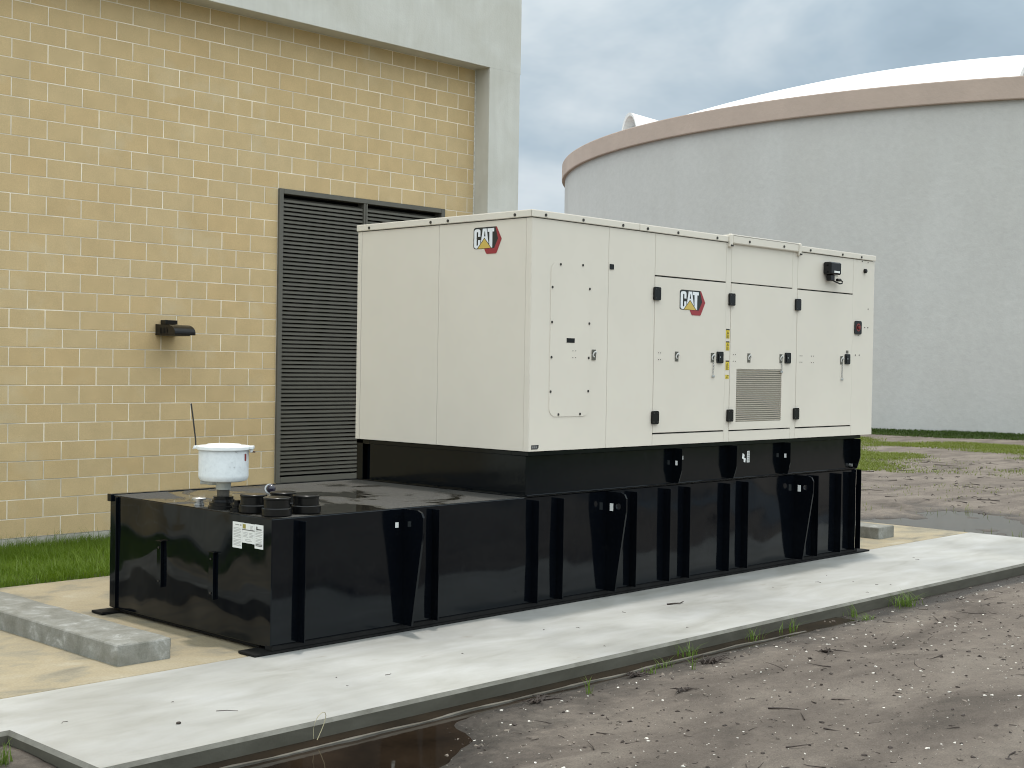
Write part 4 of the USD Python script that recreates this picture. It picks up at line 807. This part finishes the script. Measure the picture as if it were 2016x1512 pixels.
def weed(px, py, label, n, hgt, seed, lean=0.9, mat=weed_m, spread=0.04):
    g = np.random.default_rng(seed)
    pos = np.stack([px+g.normal(0, spread, n), py+g.normal(0, spread*0.7, n), np.full(n, 0.0)], 1)
    pos[:, 2] = np.minimum(gz(pos[:, 0], pos[:, 1]), -0.06)
    o = obj('weed', joinVF(blades(pos, hgt, 0.007, lean, seed+1, 3)), mat); data(o, label, 'weed', 'weeds along the slab edge')
weed(5.55, -1.70, 'bright green grass tuft against the slab, the fullest of all', 90, 0.15, 61, 1.1, spread=0.07)
weed(4.75, -1.68, 'thin pale weed left of the full green tuft', 16, 0.14, 62)
weed(3.75, -1.68, 'thin weed at the slab face left of the stain', 14, 0.14, 63)
weed(3.28, -1.66, 'small weed sprig on the kerb at mid right', 16, 0.13, 64)
weed(2.42, -1.68, 'dense little green weed at the kerb foot, mid slab', 34, 0.12, 65)
weed(1.98, -1.80, 'low weed on the footing edge beside bark', 20, 0.09, 66)
weed(1.72, -1.86, 'tiny yellow green weed at the left of the kerb weeds', 14, 0.07, 67)
weed(-2.35, -0.95, 'green weed in the bottom left corner beside the slab', 40, 0.13, 68, 0.8)
weed(4.6, -1.86, 'pale straw coloured weed on dirt below the slab', 26, 0.07, 69, 1.4)
weed(0.98, -1.98, 'lone upright grass blade at the wet dirt edge', 7, 0.16, 70, 0.6, spread=0.015)
weed(2.0, -2.02, 'short pale blade on the dirt beyond the footing edge', 6, 0.12, 71, 0.7, spread=0.015)
th = np.linspace(0, 1, 10)
o = obj('straw', tube([(-0.90+0.05*math.sin(t*5), -1.66-0.03*t, -0.075+0.15*math.sin(t*3.0)) for t in th], 0.0025, 5, 0.0012), straw_m); data(o, 'dry straw arching over the footing edge near the brown puddle', 'straw')
o = obj('fallen_twig', tube([(3.55, -0.62, 0.005), (3.60, -0.66, 0.012), (3.66, -0.67, 0.008), (3.72, -0.66, 0.014)], 0.008, 6, 0.004), twig_m); data(o, 'small dark twig on the pale slab in front of the tank', 'twig')
o = obj('fallen_twig', tube([(-1.12, -1.03, 0.002), (-1.07, -1.06, 0.003), (-1.03, -1.11, 0.002)], 0.0022, 5, 0.0014), twig_m); data(o, 'thin brown twig on the near end of the pale slab', 'twig')
o = obj('pebble', trimesh.creation.icosphere(1, 0.011).apply_scale((1.4, 1, 0.7)).apply_translation((-1.42, -1.12, 0.006)), twig_m); data(o, 'dark pebble on the near end of the pale slab', 'pebble')

# grass patches on the far bare ground and on the bank round the storage tank
def patch(xr, yr, n, seed, thr, hgt, wid, sc=0.35, off=0.0):
    g = np.random.default_rng(seed); x = g.uniform(*xr, n*3); y = g.uniform(*yr, n*3)
    f_ = meshkit.fbm(np.stack([x*sc, y*sc*1.0, 0*x+off], 1), 5, seed)
    m = g.random(len(x))**0.6*0.20+thr-0.07 < f_
    x, y = x[m][:n], y[m][:n]
    r = np.hypot(x-TC[0], y-TC[1]); k = r > TR-0.05; x, y = x[k], y[k]
    return blades(np.stack([x, y, ground_h(x, y)-0.005], 1), hgt, wid, 0.8, seed+1)
obj('field_grass', joinVF(patch((19, 31), (-2, 18), 130000, 81, 0.43, 0.075, 0.016), patch((14, 24), (-2, 12), 2500, 83, 0.54, 0.06, 0.010, 0.6), patch((11, 14), (-1, 5), 350, 84, 0.55, 0.11, 0.008, 0.9)), sparse_m, kind='stuff', label='patchy yellow green grass on the bare ground before the round tank', cat='grass')
g = np.random.default_rng(91); n = 30000
aa = np.radians(g.uniform(165, 235, n)); rr = TR+g.uniform(-0.1, 2.0, n)**1.0
x, y = TC[0]+rr*np.cos(aa), TC[1]+rr*np.sin(aa)
obj('bank_grass', joinVF(blades(np.stack([x, y, ground_h(x, y)-0.01], 1), 0.10, 0.03, 0.8, 92)), bank_m, kind='stuff', label='strip of dark green grass along the foot of the round tank', cat='grass')
